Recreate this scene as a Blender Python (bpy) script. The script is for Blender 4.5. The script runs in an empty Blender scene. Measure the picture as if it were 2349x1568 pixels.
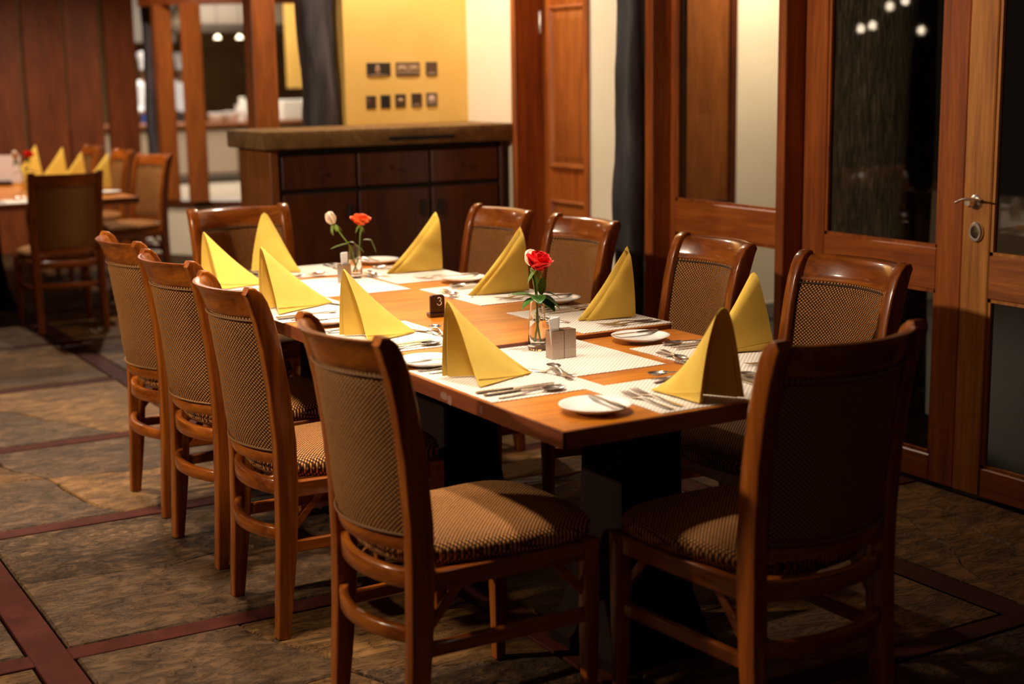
import bpy, bmesh, math, random
from mathutils import Vector, Matrix, noise
random.seed(7)
PI = math.pi
scn = bpy.context.scene
COL = scn.collection

# ------------------------------------------------------------------ camera
cam_d = bpy.data.cameras.new('camera')
cam_d.sensor_width = 36.0
cam_d.lens = 3331.8 / 2349.0 * 36.0
cam_d.clip_start = 0.05
cam_d.clip_end = 100
cam_d.dof.use_dof = True
cam_d.dof.focus_distance = 4.25
cam_d.dof.aperture_fstop = 2.0
cam = bpy.data.objects.new('camera', cam_d)
COL.objects.link(cam)
_r = Vector((0.861957, -0.506740, -0.015653))
_u = Vector((0.105664, 0.149364, 0.983120))
_d = Vector((0.495848, 0.849061, -0.182289))
cam.matrix_world = Matrix(((_r.x, _u.x, -_d.x, -1.64748),
                           (_r.y, _u.y, -_d.y, -2.60280),
                           (_r.z, _u.z, -_d.z, 1.52226),
                           (0, 0, 0, 1)))
scn.camera = cam

# ------------------------------------------------------------------ world and exposure
w = bpy.data.worlds.new('night')
scn.world = w
w.use_nodes = True
w.node_tree.nodes['Background'].inputs[0].default_value = (0.9, 0.62, 0.4, 1)
w.node_tree.nodes['Background'].inputs[1].default_value = 0.004
scn.view_settings.view_transform = 'Standard'
scn.view_settings.look = 'None'
scn.view_settings.exposure = 0.65
scn.view_settings.gamma = 1.0
scn.view_settings.use_curve_mapping = False

# large lights of the rooms beyond; the dining room's lamps and added fills sit in the lamp builder below
def area(name, loc, power, size, color, rot=(0, 0, 0), size_y=None, spread=None):
    d = bpy.data.lights.new(name, 'AREA')
    d.energy = power
    d.color = color
    if size_y:
        d.shape = 'RECTANGLE'; d.size = size; d.size_y = size_y
    else:
        d.shape = 'DISK'; d.size = size
    if spread: d.spread = spread
    o = bpy.data.objects.new(name, d)
    o.location = loc
    o.rotation_euler = rot
    COL.objects.link(o)
    return o
WARM = (1.0, 0.84, 0.64)
area('kitchen_light', (5.2, 17.6, 3.1), 130, 3.0, (1.0, 0.90, 0.78), size_y=2.0)
area('kitchen_light', (4.2, 13.2, 2.9), 60, 1.2, (1.0, 0.82, 0.6))
area('courtyard_light', (4.25, 4.0, 2.95), 27, 0.3, (1.0, 0.80, 0.58), spread=math.radians(110))

# ------------------------------------------------------------------ helpers
class MB:
    def __init__(s): s.v = []; s.f = []; s.uv = None
    def add(s, verts, faces):
        b = len(s.v); s.v += [tuple(p) for p in verts]
        s.f += [tuple(i + b for i in f) for f in faces]; return s
    def box(s, x0, x1, y0, y1, z0, z1):
        return s.add([(x0,y0,z0),(x1,y0,z0),(x1,y1,z0),(x0,y1,z0),(x0,y0,z1),(x1,y0,z1),(x1,y1,z1),(x0,y1,z1)],
                     [(3,2,1,0),(4,5,6,7),(0,1,5,4),(1,2,6,5),(2,3,7,6),(3,0,4,7)])
    def loft(s, secs, caps=True, closed=False):
        n = len(secs[0]); vs = [p for q in secs for p in q]; fs = []
        m = len(secs)
        for i in range(m if closed else m - 1):
            a = i * n; b = ((i + 1) % m) * n
            for j in range(n):
                k = (j + 1) % n
                fs.append((a + j, a + k, b + k, b + j))
        if caps and not closed:
            fs.append(tuple(range(n - 1, -1, -1))); fs.append(tuple((m - 1) * n + j for j in range(n)))
        return s.add(vs, fs)
    def lathe(s, prof, n=24, c=(0, 0, 0), caps=True):
        secs = [[(c[0] + r * math.cos(2*PI*j/n), c[1] + r * math.sin(2*PI*j/n), c[2] + z) for j in range(n)] for r, z in prof]
        return s.loft(secs, caps)
    def tube(s, pts, rad, n=6, closed=False):
        pts = [Vector(p) for p in pts]; secs = []; m = len(pts); up = None
        for i in range(m):
            if closed: t = pts[(i+1) % m] - pts[i-1]
            else: t = pts[min(i+1, m-1)] - pts[max(i-1, 0)]
            t.normalize()
            if up is None:
                up = Vector((0,0,1)) if abs(t.z) < .9 else Vector((1,0,0))
            a = t.cross(up)
            if a.length < 1e-5: a = t.cross(Vector((0,1,0)))
            a.normalize(); b = a.cross(t); b.normalize(); up = b
            r = rad[i] if isinstance(rad, (list, tuple)) else rad
            secs.append([pts[i] + r * (math.cos(2*PI*j/n) * a + math.sin(2*PI*j/n) * b) for j in range(n)])
        return s.loft(secs, True, closed)
    def mesh(s, name, bevel=0, seg=1, angle=35, smooth=True):
        me = bpy.data.meshes.new(name)
        me.from_pydata(s.v, [], s.f)
        bm = bmesh.new(); bm.from_mesh(me)
        bmesh.ops.recalc_face_normals(bm, faces=bm.faces)
        if bevel:
            ed = [e for e in bm.edges if len(e.link_faces) == 2 and e.calc_face_angle(0) > math.radians(40)]
            bmesh.ops.bevel(bm, geom=ed, offset=bevel, segments=seg, affect='EDGES', profile=.5, clamp_overlap=True)
        bm.to_mesh(me); bm.free()
        if smooth:
            for p in me.polygons: p.use_smooth = True
            me.set_sharp_from_angle(angle=math.radians(angle))
        return me

def link(name, me, mat, parent=None):
    o = bpy.data.objects.new(name, me)
    if mat is not None and me is not None:
        if len(me.materials) == 0: me.materials.append(mat)
    COL.objects.link(o)
    if parent: o.parent = parent
    return o
def part(name, mb, mat, parent=None, bevel=0, seg=1, angle=35, smooth=True):
    return link(name, mb.mesh(name, bevel, seg, angle, smooth), mat, parent)
def bx(x0, x1, y0, y1, z0, z1): return MB().box(x0, x1, y0, y1, z0, z1)
def tag(o, label, cat, group=None):
    o['label'] = label; o['category'] = cat
    if group: o['group'] = group
    return o
def thing(name, label, cat, loc=(0,0,0), rz=0, group=None):
    o = bpy.data.objects.new(name, None); COL.objects.link(o)
    o.empty_display_size = .1
    o.location = loc; o.rotation_euler = (0, 0, rz)
    return tag(o, label, cat, group)
def struct(o):
    o['kind'] = 'structure'; return o
def sempty(name, loc=(0,0,0), rz=0):
    o = bpy.data.objects.new(name, None); COL.objects.link(o); o.location = loc; o.rotation_euler = (0,0,rz)
    return struct(o)
def dup(root, loc, rz, label, group=None):
    r = root.copy(); COL.objects.link(r); r.location = loc; r.rotation_euler = (0,0,rz); r['label'] = label
    if group: r['group'] = group
    for ch in list(root.children):
        c = ch.copy(); COL.objects.link(c); c.parent = r
        for g in ch.children:
            d = g.copy(); COL.objects.link(d); d.parent = c
    return r
def rrect(hw, hh, r, n=3):
    pts = []
    for cx, cy, a0 in ((hw-r, hh-r, 0), (-hw+r, hh-r, 90), (-hw+r, -hh+r, 180), (hw-r, -hh+r, 270)):
        for k in range(n):
            a = math.radians(a0 + 90 * k / (n - 1)); pts.append((cx + r * math.cos(a), cy + r * math.sin(a)))
    return pts

# ------------------------------------------------------------------ materials
def nt(name):
    m = bpy.data.materials.new(name); m.use_nodes = True
    t = m.node_tree; b = t.nodes['Principled BSDF']
    return m, t, b
def N(t, typ, **kw):
    n = t.nodes.new(typ)
    for k, v in kw.items(): setattr(n, k, v)
    return n
def plain(name, col, rough=.5, metal=0, spec=None, bump=0, bscale=60, coat=0):
    m, t, b = nt(name)
    b.inputs['Base Color'].default_value = (*col, 1); b.inputs['Roughness'].default_value = rough
    b.inputs['Metallic'].default_value = metal
    if spec is not None: b.inputs['Specular IOR Level'].default_value = spec
    if coat: b.inputs['Coat Weight'].default_value = coat; b.inputs['Coat Roughness'].default_value = .12
    if bump:
        co = N(t, 'ShaderNodeTexCoord'); no = N(t, 'ShaderNodeTexNoise'); no.inputs['Scale'].default_value = bscale
        no.inputs['Detail'].default_value = 4
        bp = N(t, 'ShaderNodeBump'); bp.inputs['Strength'].default_value = bump; bp.inputs['Distance'].default_value = .004
        t.links.new(co.outputs['Object'], no.inputs['Vector']); t.links.new(no.outputs['Fac'], bp.inputs['Height'])
        t.links.new(bp.outputs['Normal'], b.inputs['Normal'])
    return m
def ramp(t, pts):
    r = N(t, 'ShaderNodeValToRGB'); e = r.color_ramp.elements
    while len(e) < len(pts): e.new(.5)
    for i, (p, c) in enumerate(pts): e[i].position = p; e[i].color = (*c, 1)
    return r
def objcoord(t, scale, rnd=True):
    co = N(t, 'ShaderNodeTexCoord'); mp = N(t, 'ShaderNodeMapping'); mp.inputs['Scale'].default_value = scale
    t.links.new(co.outputs['Object'], mp.inputs['Vector'])
    if rnd:
        oi = N(t, 'ShaderNodeObjectInfo'); mu = N(t, 'ShaderNodeMath', operation='MULTIPLY'); mu.inputs[1].default_value = 17.0
        t.links.new(oi.outputs['Random'], mu.inputs[0]); t.links.new(mu.outputs[0], mp.inputs['Location'])
    return mp.outputs['Vector']
def wood(name, cols, axis='z', rough=.3, coat=.5, fine=46, bump=.08, spec=.5):
    m, t, b = nt(name)
    k = {'x': (2.2, fine, fine), 'y': (fine, 2.2, fine), 'z': (fine, fine, 2.2)}[axis]
    v = objcoord(t, k)
    n1 = N(t, 'ShaderNodeTexNoise'); n1.inputs['Scale'].default_value = .55; n1.inputs['Detail'].default_value = 5; n1.inputs['Roughness'].default_value = .62
    n1.inputs['Distortion'].default_value = .6
    t.links.new(v, n1.inputs['Vector'])
    r = ramp(t, [(.28, cols[0]), (.5, cols[1]), (.74, cols[2])])
    t.links.new(n1.outputs['Fac'], r.inputs['Fac'])
    n2 = N(t, 'ShaderNodeTexNoise'); n2.inputs['Scale'].default_value = 2.6; n2.inputs['Detail'].default_value = 3
    t.links.new(v, n2.inputs['Vector'])
    mx = N(t, 'ShaderNodeMix', data_type='RGBA', blend_type='MULTIPLY'); mx.inputs[0].default_value = .55
    r2 = ramp(t, [(.35, (.55, .5, .46)), (.6, (1, 1, 1))])
    t.links.new(n2.outputs['Fac'], r2.inputs['Fac'])
    t.links.new(r.outputs['Color'], mx.inputs[6]); t.links.new(r2.outputs['Color'], mx.inputs[7])
    t.links.new(mx.outputs[2], b.inputs['Base Color'])
    b.inputs['Roughness'].default_value = rough; b.inputs['Specular IOR Level'].default_value = spec
    b.inputs['Coat Weight'].default_value = coat; b.inputs['Coat Roughness'].default_value = .13
    bp = N(t, 'ShaderNodeBump'); bp.inputs['Strength'].default_value = bump; bp.inputs['Distance'].default_value = .001
    t.links.new(n2.outputs['Fac'], bp.inputs['Height']); t.links.new(bp.outputs['Normal'], b.inputs['Normal'])
    return m
CH = [(.14, .026, .003), (.33, .078, .007), (.50, .140, .012)]
M = {}
for ax in 'xyz': M['chair_' + ax] = wood('chair_wood_' + ax, CH, ax, .34, .75, 40, spec=.2)
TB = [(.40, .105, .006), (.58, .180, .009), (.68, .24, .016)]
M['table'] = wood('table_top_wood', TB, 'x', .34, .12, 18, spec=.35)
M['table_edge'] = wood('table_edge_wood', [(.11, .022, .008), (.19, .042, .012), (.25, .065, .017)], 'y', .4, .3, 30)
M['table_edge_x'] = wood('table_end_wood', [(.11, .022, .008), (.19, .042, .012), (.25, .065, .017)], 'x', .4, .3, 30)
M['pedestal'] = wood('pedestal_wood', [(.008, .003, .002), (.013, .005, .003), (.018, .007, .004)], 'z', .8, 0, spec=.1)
JB = [(.20, .038, .006), (.37, .084, .010), (.52, .138, .016)]
M['joinery'] = wood('joinery_wood', JB, 'z', .42, .15, 34)
M['joinery_y'] = wood('joinery_wood_rail', JB, 'y', .42, .15, 34)
WD = [(.32, .095, .013), (.52, .18, .026), (.68, .28, .055)]
M['door_worn'] = wood('worn_door_wood', WD, 'z', .5, .05, 40)
M['door_worn_y'] = wood('worn_door_rail', [(.22, .05, .008), (.40, .105, .014), (.56, .17, .024)], 'y', .5, .05, 40)
M['panel'] = wood('partition_wood', [(.14, .026, .004), (.21, .044, .006), (.28, .066, .010)], 'z', .5, .1, 16)
M['post'] = wood('post_wood', [(.22, .05, .008), (.33, .085, .012), (.42, .12, .016)], 'z', .45, .1, 20)
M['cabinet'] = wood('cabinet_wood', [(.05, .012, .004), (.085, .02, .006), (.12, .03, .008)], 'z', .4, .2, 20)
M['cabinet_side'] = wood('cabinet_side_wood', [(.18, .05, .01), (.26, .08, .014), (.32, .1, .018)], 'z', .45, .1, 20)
M['black'] = plain('black_gap', (.006, .005, .005), .7)
M['logmat'] = None
M['steel'] = plain('cutlery_steel', (.80, .74, .68), .25, 1)
M['brushed'] = plain('brushed_steel', (.40, .32, .26), .27, 1, bump=.1, bscale=400)
M['chrome'] = plain('chrome', (.85, .81, .78), .32, 1)
M['china'] = plain('white_china', (.86, .84, .82), .12, spec=.5)
M['paper'] = plain('white_paper', (.85, .85, .88), .7)
M['darkwood'] = plain('dark_stained_wood', (.03, .006, .006), .3, coat=.5)
M['ink'] = plain('cream_paint', (.85, .78, .68), .6)
M['ceiling'] = plain('dark_ceiling', (.16, .09, .045), .7)

def weave(name, axes):
    m, t, b = nt(name)
    co = N(t, 'ShaderNodeTexCoord'); sp = N(t, 'ShaderNodeSeparateXYZ'); t.links.new(co.outputs['Object'], sp.inputs[0])
    def wave(ch, per, ph=0.0):
        mu = N(t, 'ShaderNodeMath', operation='MULTIPLY_ADD'); mu.inputs[1].default_value = 2*PI/per; mu.inputs[2].default_value = ph
        t.links.new(sp.outputs[ch], mu.inputs[0])
        s = N(t, 'ShaderNodeMath', operation='SINE'); t.links.new(mu.outputs[0], s.inputs[0]); return s.outputs[0]
    a = wave(axes[0], .0105); c = wave(axes[1], .0105)
    pr = N(t, 'ShaderNodeMath', operation='MULTIPLY'); t.links.new(a, pr.inputs[0]); t.links.new(c, pr.inputs[1])
    no = N(t, 'ShaderNodeTexNoise'); no.inputs['Scale'].default_value = 260; no.inputs['Detail'].default_value = 1
    t.links.new(co.outputs['Object'], no.inputs['Vector'])
    ad = N(t, 'ShaderNodeMath', operation='MULTIPLY_ADD'); ad.inputs[1].default_value = .7
    t.links.new(no.outputs['Fac'], ad.inputs[0]); t.links.new(pr.outputs[0], ad.inputs[2])
    r = ramp(t, [(.30, (.045, .012, .003)), (.55, (.17, .058, .012)), (.82, (.80, .345, .088))])
    t.links.new(ad.outputs[0], r.inputs['Fac']); t.links.new(r.outputs['Color'], b.inputs['Base Color'])
    b.inputs['Roughness'].default_value = .75; b.inputs['Specular IOR Level'].default_value = .25
    b.inputs['Sheen Weight'].default_value = .04; b.inputs['Sheen Tint'].default_value = (1, .6, .3, 1)
    bp = N(t, 'ShaderNodeBump'); bp.inputs['Strength'].default_value = .6; bp.inputs['Distance'].default_value = .0012
    t.links.new(pr.outputs[0], bp.inputs['Height']); t.links.new(bp.outputs['Normal'], b.inputs['Normal'])
    return m
M['weave_back'] = weave('woven_back_fabric', 'XZ'.replace('X', 'X'))
M['weave_seat'] = weave('woven_seat_fabric', 'XY')
M['groove_shade'] = plain('groove_shade_cord', (.05, .02, .007), .7, bump=.5, bscale=500)  # dark colour standing in for the shaded groove around the front panel
M['piping'] = plain('piping_cord', (.26, .11, .028), .7, bump=.5, bscale=500)

def cloth(name, col, col2):
    m, t, b = nt(name)
    co = N(t, 'ShaderNodeTexCoord')
    no = N(t, 'ShaderNodeTexNoise'); no.inputs['Scale'].default_value = 9; no.inputs['Detail'].default_value = 3
    t.links.new(co.outputs['Object'], no.inputs['Vector'])
    r = ramp(t, [(.3, col), (.7, col2)]); t.links.new(no.outputs['Fac'], r.inputs['Fac'])
    t.links.new(r.outputs['Color'], b.inputs['Base Color'])
    b.inputs['Roughness'].default_value = .8; b.inputs['Specular IOR Level'].default_value = .2
    b.inputs['Sheen Weight'].default_value = .1
    n2 = N(t, 'ShaderNodeTexNoise'); n2.inputs['Scale'].default_value = 700
    t.links.new(co.outputs['Object'], n2.inputs['Vector'])
    bp = N(t, 'ShaderNodeBump'); bp.inputs['Strength'].default_value = .18; bp.inputs['Distance'].default_value = .001
    t.links.new(n2.outputs['Fac'], bp.inputs['Height']); t.links.new(bp.outputs['Normal'], b.inputs['Normal'])
    return m
M['napkin'] = cloth('yellow_linen', (.74, .47, .070), (.83, .55, .100))

def matmat(op):
    m, t, b = nt('woven_vinyl_mat')
    co = N(t, 'ShaderNodeTexCoord'); sp = N(t, 'ShaderNodeSeparateXYZ'); t.links.new(co.outputs['Object'], sp.inputs[0])
    ad = N(t, 'ShaderNodeMath', operation=op); t.links.new(sp.outputs['X'], ad.inputs[0]); t.links.new(sp.outputs['Y'], ad.inputs[1])
    mu = N(t, 'ShaderNodeMath', operation='MULTIPLY'); mu.inputs[1].default_value = 2*PI/.0135; t.links.new(ad.outputs[0], mu.inputs[0])
    s = N(t, 'ShaderNodeMath', operation='SINE'); t.links.new(mu.outputs[0], s.inputs[0])
    r = ramp(t, [(.25, (.62, .52, .43)), (.6, (.84, .78, .73))])
    ms = N(t, 'ShaderNodeMath', operation='MULTIPLY_ADD'); ms.inputs[1].default_value = .5; ms.inputs[2].default_value = .5
    t.links.new(s.outputs[0], ms.inputs[0]); t.links.new(ms.outputs[0], r.inputs['Fac'])
    t.links.new(r.outputs['Color'], b.inputs['Base Color']); b.inputs['Roughness'].default_value = .55
    bp = N(t, 'ShaderNodeBump'); bp.inputs['Strength'].default_value = .3; bp.inputs['Distance'].default_value = .001
    t.links.new(ms.outputs[0], bp.inputs['Height']); t.links.new(bp.outputs['Normal'], b.inputs['Normal'])
    return m
M['mat'] = matmat('SUBTRACT'); M['mat_turned'] = matmat('ADD')

def plaster(name, c1, c2):
    m, t, b = nt(name)
    co = N(t, 'ShaderNodeTexCoord'); no = N(t, 'ShaderNodeTexNoise'); no.inputs['Scale'].default_value = 2.2; no.inputs['Detail'].default_value = 6
    t.links.new(co.outputs['Object'], no.inputs['Vector'])
    r = ramp(t, [(.35, c1), (.65, c2)]); t.links.new(no.outputs['Fac'], r.inputs['Fac']); t.links.new(r.outputs['Color'], b.inputs['Base Color'])
    b.inputs['Roughness'].default_value = .75; b.inputs['Specular IOR Level'].default_value = .2
    bp = N(t, 'ShaderNodeBump'); bp.inputs['Strength'].default_value = .15; bp.inputs['Distance'].default_value = .004
    t.links.new(no.outputs['Fac'], bp.inputs['Height']); t.links.new(bp.outputs['Normal'], b.inputs['Normal'])
    return m
M['yellow'] = plaster('yellow_plaster', (.80, .50, .13), (.86, .56, .17))
M['cream'] = plaster('cream_plaster', (.80, .69, .53), (.85, .75, .60))

def stone(name, cols, scl=(5, 11, 5), bump=.6, dist=.008, det=8):
    m, t, b = nt(name)
    v = objcoord(t, scl)
    n1 = N(t, 'ShaderNodeTexNoise'); n1.inputs['Scale'].default_value = .7; n1.inputs['Detail'].default_value = det; n1.inputs['Roughness'].default_value = .62; n1.inputs['Distortion'].default_value = 1.1
    t.links.new(v, n1.inputs['Vector'])
    r = ramp(t, [(.25, cols[0]), (.5, cols[1]), (.75, cols[2])]); t.links.new(n1.outputs['Fac'], r.inputs['Fac'])
    b.inputs['Roughness'].default_value = .6; b.inputs['Specular IOR Level'].default_value = .2
    n2 = N(t, 'ShaderNodeTexNoise'); n2.inputs['Scale'].default_value = 3.2; n2.inputs['Detail'].default_value = 7; n2.inputs['Roughness'].default_value = .6; n2.inputs['Distortion'].default_value = .8
    t.links.new(v, n2.inputs['Vector'])
    bp = N(t, 'ShaderNodeBump'); bp.inputs['Strength'].default_value = bump; bp.inputs['Distance'].default_value = dist
    tr_ = ramp(t, [(.36, (0, 0, 0)), (.385, (.3, .3, .3)), (.45, (.36, .36, .36)), (.47, (.6, .6, .6)), (.53, (.66, .66, .66)), (.545, (.9, .9, .9)), (.65, (1, 1, 1))])
    t.links.new(n2.outputs['Fac'], tr_.inputs['Fac'])
    mo = ramp(t, [(0, (.45, .42, .40)), (.5, (.9, .9, .9)), (1, (1.25, 1.25, 1.22))]); t.links.new(tr_.outputs['Color'], mo.inputs['Fac'])
    mx = N(t, 'ShaderNodeMix', data_type='RGBA', blend_type='MULTIPLY'); mx.inputs[0].default_value = 1 if bump > .5 else .4
    t.links.new(r.outputs['Color'], mx.inputs[6]); t.links.new(mo.outputs['Color'], mx.inputs[7]); t.links.new(mx.outputs[2], b.inputs['Base Color'])
    t.links.new(tr_.outputs['Color'], bp.inputs['Height']); t.links.new(bp.outputs['Normal'], b.inputs['Normal'])
    return m
M['stone_a'] = stone('tan_slate', [(.085, .038, .011), (.165, .076, .021), (.235, .115, .036)], (3, 6, 3), .9, .016)
M['stone_b'] = stone('grey_brown_slate', [(.045, .022, .009), (.080, .040, .017), (.115, .061, .027)], (4, 7, 4), .9, .014)
M['stone_c'] = stone('riven_slate', [(.035, .017, .007), (.085, .043, .018), (.155, .082, .035)], (6, 9, 6), 1.0, .034, 10)
M['stone_d'] = stone('ochre_slate', [(.066, .027, .006), (.12, .053, .013), (.17, .082, .023)], (2, 8, 2), 1.0, .020)
M['strip'] = stone('red_cement', [(.036, .006, .0035), (.055, .010, .0055), (.074, .015, .008)], (6, 6, 6), .2, .001)
M['strip'].node_tree.nodes['Principled BSDF'].inputs['Roughness'].default_value = .75
M['strip'].node_tree.nodes['Principled BSDF'].inputs['Specular IOR Level'].default_value = .12
M['grout'] = plain('dark_mortar', (.035, .022, .014), .9, bump=.4, bscale=40)
M['granite'] = stone('brown_stone_top', [(.10, .05, .016), (.20, .105, .036), (.30, .17, .065)], (9, 9, 9), .25, .001)

def logmat():
    m, t, b = nt('charred_log')
    v = objcoord(t, (14, 14, 3))
    n1 = N(t, 'ShaderNodeTexNoise'); n1.inputs['Scale'].default_value = 1; n1.inputs['Detail'].default_value = 8
    t.links.new(v, n1.inputs['Vector'])
    r = ramp(t, [(.3, (.014, .011, .013)), (.55, (.045, .035, .041)), (.8, (.10, .08, .09))]); t.links.new(n1.outputs['Fac'], r.inputs['Fac'])
    t.links.new(r.outputs['Color'], b.inputs['Base Color']); b.inputs['Roughness'].default_value = .6
    bp = N(t, 'ShaderNodeBump'); bp.inputs['Strength'].default_value = .7; bp.inputs['Distance'].default_value = .012
    t.links.new(n1.outputs['Fac'], bp.inputs['Height']); t.links.new(bp.outputs['Normal'], b.inputs['Normal'])
    return m
M['logmat'] = logmat()
M['bark'] = stone('tree_bark', [(.035, .028, .018), (.08, .062, .038), (.14, .11, .07)], (20, 20, 3), 1.0, .012)

def glassmat(name, tint=(1, 1, 1), ior=1.45, boost=0.0):
    m = bpy.data.materials.new(name); m.use_nodes = True; t = m.node_tree; t.nodes.clear()
    out = N(t, 'ShaderNodeOutputMaterial'); mx = N(t, 'ShaderNodeMixShader'); tr = N(t, 'ShaderNodeBsdfTransparent'); gl = N(t, 'ShaderNodeBsdfGlossy')
    tr.inputs[0].default_value = (*tint, 1); gl.inputs['Roughness'].default_value = .02
    fr = N(t, 'ShaderNodeLayerWeight'); fr.inputs[0].default_value = .5   # Schlick's approximation of Fresnel
    pw = N(t, 'ShaderNodeMath', operation='POWER'); pw.inputs[1].default_value = 5
    ad = N(t, 'ShaderNodeMath', operation='MULTIPLY_ADD'); ad.inputs[1].default_value = .96; ad.inputs[2].default_value = boost; ad.use_clamp = True
    t.links.new(fr.outputs['Facing'], pw.inputs[0]); t.links.new(pw.outputs[0], ad.inputs[0]); t.links.new(ad.outputs[0], mx.inputs[0])
    t.links.new(tr.outputs[0], mx.inputs[1]); t.links.new(gl.outputs[0], mx.inputs[2]); t.links.new(mx.outputs[0], out.inputs[0])
    return m
M['pane'] = glassmat('window_glass', (.95, .94, .91), 1.5, .03)
def realglass(name, col=(1, 1, 1), ior=1.45):
    m, t, b = nt(name)
    b.inputs['Base Color'].default_value = (*col, 1); b.inputs['Transmission Weight'].default_value = 1; b.inputs['Roughness'].default_value = 0.0
    b.inputs['IOR'].default_value = ior
    return m
M['vase'] = realglass('vase_glass', (1, .98, .95), 1.45)
M['water'] = realglass('water', (1, .98, .94), 1.33)
def emit(name, col, s):
    m, t, b = nt(name)
    b.inputs['Base Color'].default_value = (*col, 1); b.inputs['Emission Color'].default_value = (*col, 1); b.inputs['Emission Strength'].default_value = s
    return m
M['lampglow'] = emit('lamp_glow', (1, .86, .66), 18)
M['tubeglow'] = emit('kitchen_tube_glow', (1, .85, .6), 1.6)
M['petal_red'] = plain('red_petal', (.75, .004, .006), .5, bump=.15, bscale=80)
M['petal_orange'] = plain('orange_petal', (.86, .12, .008), .5, bump=.15, bscale=80)
M['petal_white'] = plain('cream_petal', (.88, .72, .56), .5, bump=.15, bscale=80)
M['stem'] = plain('green_stem', (.16, .26, .02), .5)
M['leaf'] = plain('rose_leaf', (.045, .13, .018), .35, bump=.4, bscale=120)
M['leaf_light'] = plain('pale_rose_leaf', (.16, .24, .03), .45, bump=.4, bscale=120)
M['fabric_white'] = plain('white_cotton', (.86, .86, .88), .8)
M['skin'] = plain('skin', (.22, .10, .05), .55)
M['blue'] = plain('blue_cloth', (.03, .12, .55), .8)
M['kwall'] = plaster('kitchen_wall', (.20, .12, .055), (.27, .17, .08))
M['kwhite'] = plain('kitchen_white', (.85, .80, .74), .5)
M['kpanel'] = plain('beige_panel', (.42, .33, .25), .5)
M['kdark'] = plain('kitchen_dark', (.035, .022, .014), .6)
M['kfloor'] = plain('pale_tile', (.50, .42, .32), .35)

# ------------------------------------------------------------------ floor
floor = struct(part('floor', bx(-6, 2.45, -6, 11.2, -.12, -.03), M['grout'], smooth=False))
XS = [-4.5, -3.29, -2.08, -.87, .34, 1.55, 2.30]
YS = [-3.55, -2.36, -1.17, .02, 1.21, 2.39, 3.58, 4.80, 6.0, 7.2, 8.4, 9.6, 10.8]
SW = .05
for x in XS[:-1]:
    part('strip', bx(x - SW, x + SW, YS[0], YS[-1], -.03, -.0015), M['strip'], floor, .002)
sb = {}
for i in range(len(XS) - 1):
    x0 = XS[i] + SW; x1 = XS[i+1] - (SW if i < len(XS) - 2 else 0)
    key = round(x1 - x0, 4)
    for y in YS:
        if key not in sb: sb[key] = bx(0, x1 - x0, -SW*.8, SW*.8, -.03, -.0015).mesh('strip', .002)
        o = link('strip', sb[key], M['strip'], floor); o.location = (x0, y, 0)
def clip(poly, p, n):
    a = []; b = []
    for i in range(len(poly)):
        q = poly[i]; r = poly[(i+1) % len(poly)]
        dq = (q - p).dot(n); dr = (r - p).dot(n)
        if dq >= 0: a.append(q)
        if dq <= 0: b.append(q)
        if dq * dr < 0:
            s = q + (r - q) * (dq / (dq - dr)); a.append(s); b.append(s)
    return a, b
def wob(q, amp):
    z = noise.noise(Vector((q.x * 4.1, q.y * 4.1, .3))); z2 = noise.noise(Vector((q.x * 4.1 + 31, q.y * 4.1, 7.3)))
    z3 = noise.noise(Vector((q.x * 15, q.y * 15, 2.3))); z4 = noise.noise(Vector((q.x * 15 + 9, q.y * 15, 5.3)))
    return Vector((q.x + amp * (z + .35 * z3), q.y + amp * (z2 + .35 * z4)))
def flag(poly, cell, mat, top):
    x0, x1, y0, y1 = cell
    pts = []
    for i in range(len(poly)):
        q = poly[i]; r = poly[(i+1) % len(poly)]
        L = (r - q).length; n = max(1, int(L / .09))
        for k in range(n):
            s = q + (r - q) * (k / n)
            ed = min(abs(s.x - x0), abs(s.x - x1), abs(s.y - y0), abs(s.y - y1))
            s2 = wob(s, .006 if ed < .004 else .05)
            pts.append(Vector((min(max(s2.x, x0 + .002), x1 - .002), min(max(s2.y, y0 + .002), y1 - .002))))
    c = sum(pts, Vector((0, 0))) / len(pts)
    def ring(ins, z):
        out = []
        for p in pts:
            d = c - p; l = d.length
            out.append((p.x + d.x / l * ins - c.x, p.y + d.y / l * ins - c.y, z))
        return out
    mb = MB(); n = len(pts)
    rs = [ring(.004, -.03), ring(.004, top - .006), ring(.010, top)]
    mb.loft(rs, True)
    o = part('flagstone', mb, mat, floor, angle=25)
    o.location = (c.x, c.y, 0)
V2 = lambda x, y: Vector((x, y))
CUSTOM = {  # cell (column x0, row y0): cuts as (point, normal, which piece)
    (-.87, 1.21): [((-.3, 1.80), (.08, 1))],
    (-.87, 2.39): [((-.45, 2.9), (1, .25)), ((.0, 2.95), (.15, 1))],
    (-.87, 3.58): [((-.25, 4.1), (1, .5))],
    (-.87, 4.80): [((-.2, 5.3), (.1, 1))],
    (-.87, .02): [((-.35, .7), (.3, 1)), ((-.1, .3), (1, .3))],
}
MATS = {(-.87, 1.21): ['stone_c', 'stone_b'], (-.87, 2.39): ['stone_b', 'stone_a', 'stone_d'], (-.87, 3.58): ['stone_a', 'stone_b'],
        (-.87, .02): ['stone_d', 'stone_b', 'stone_c'], (-.87, 4.80): ['stone_a', 'stone_d']}
rng = random.Random(11)
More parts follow.
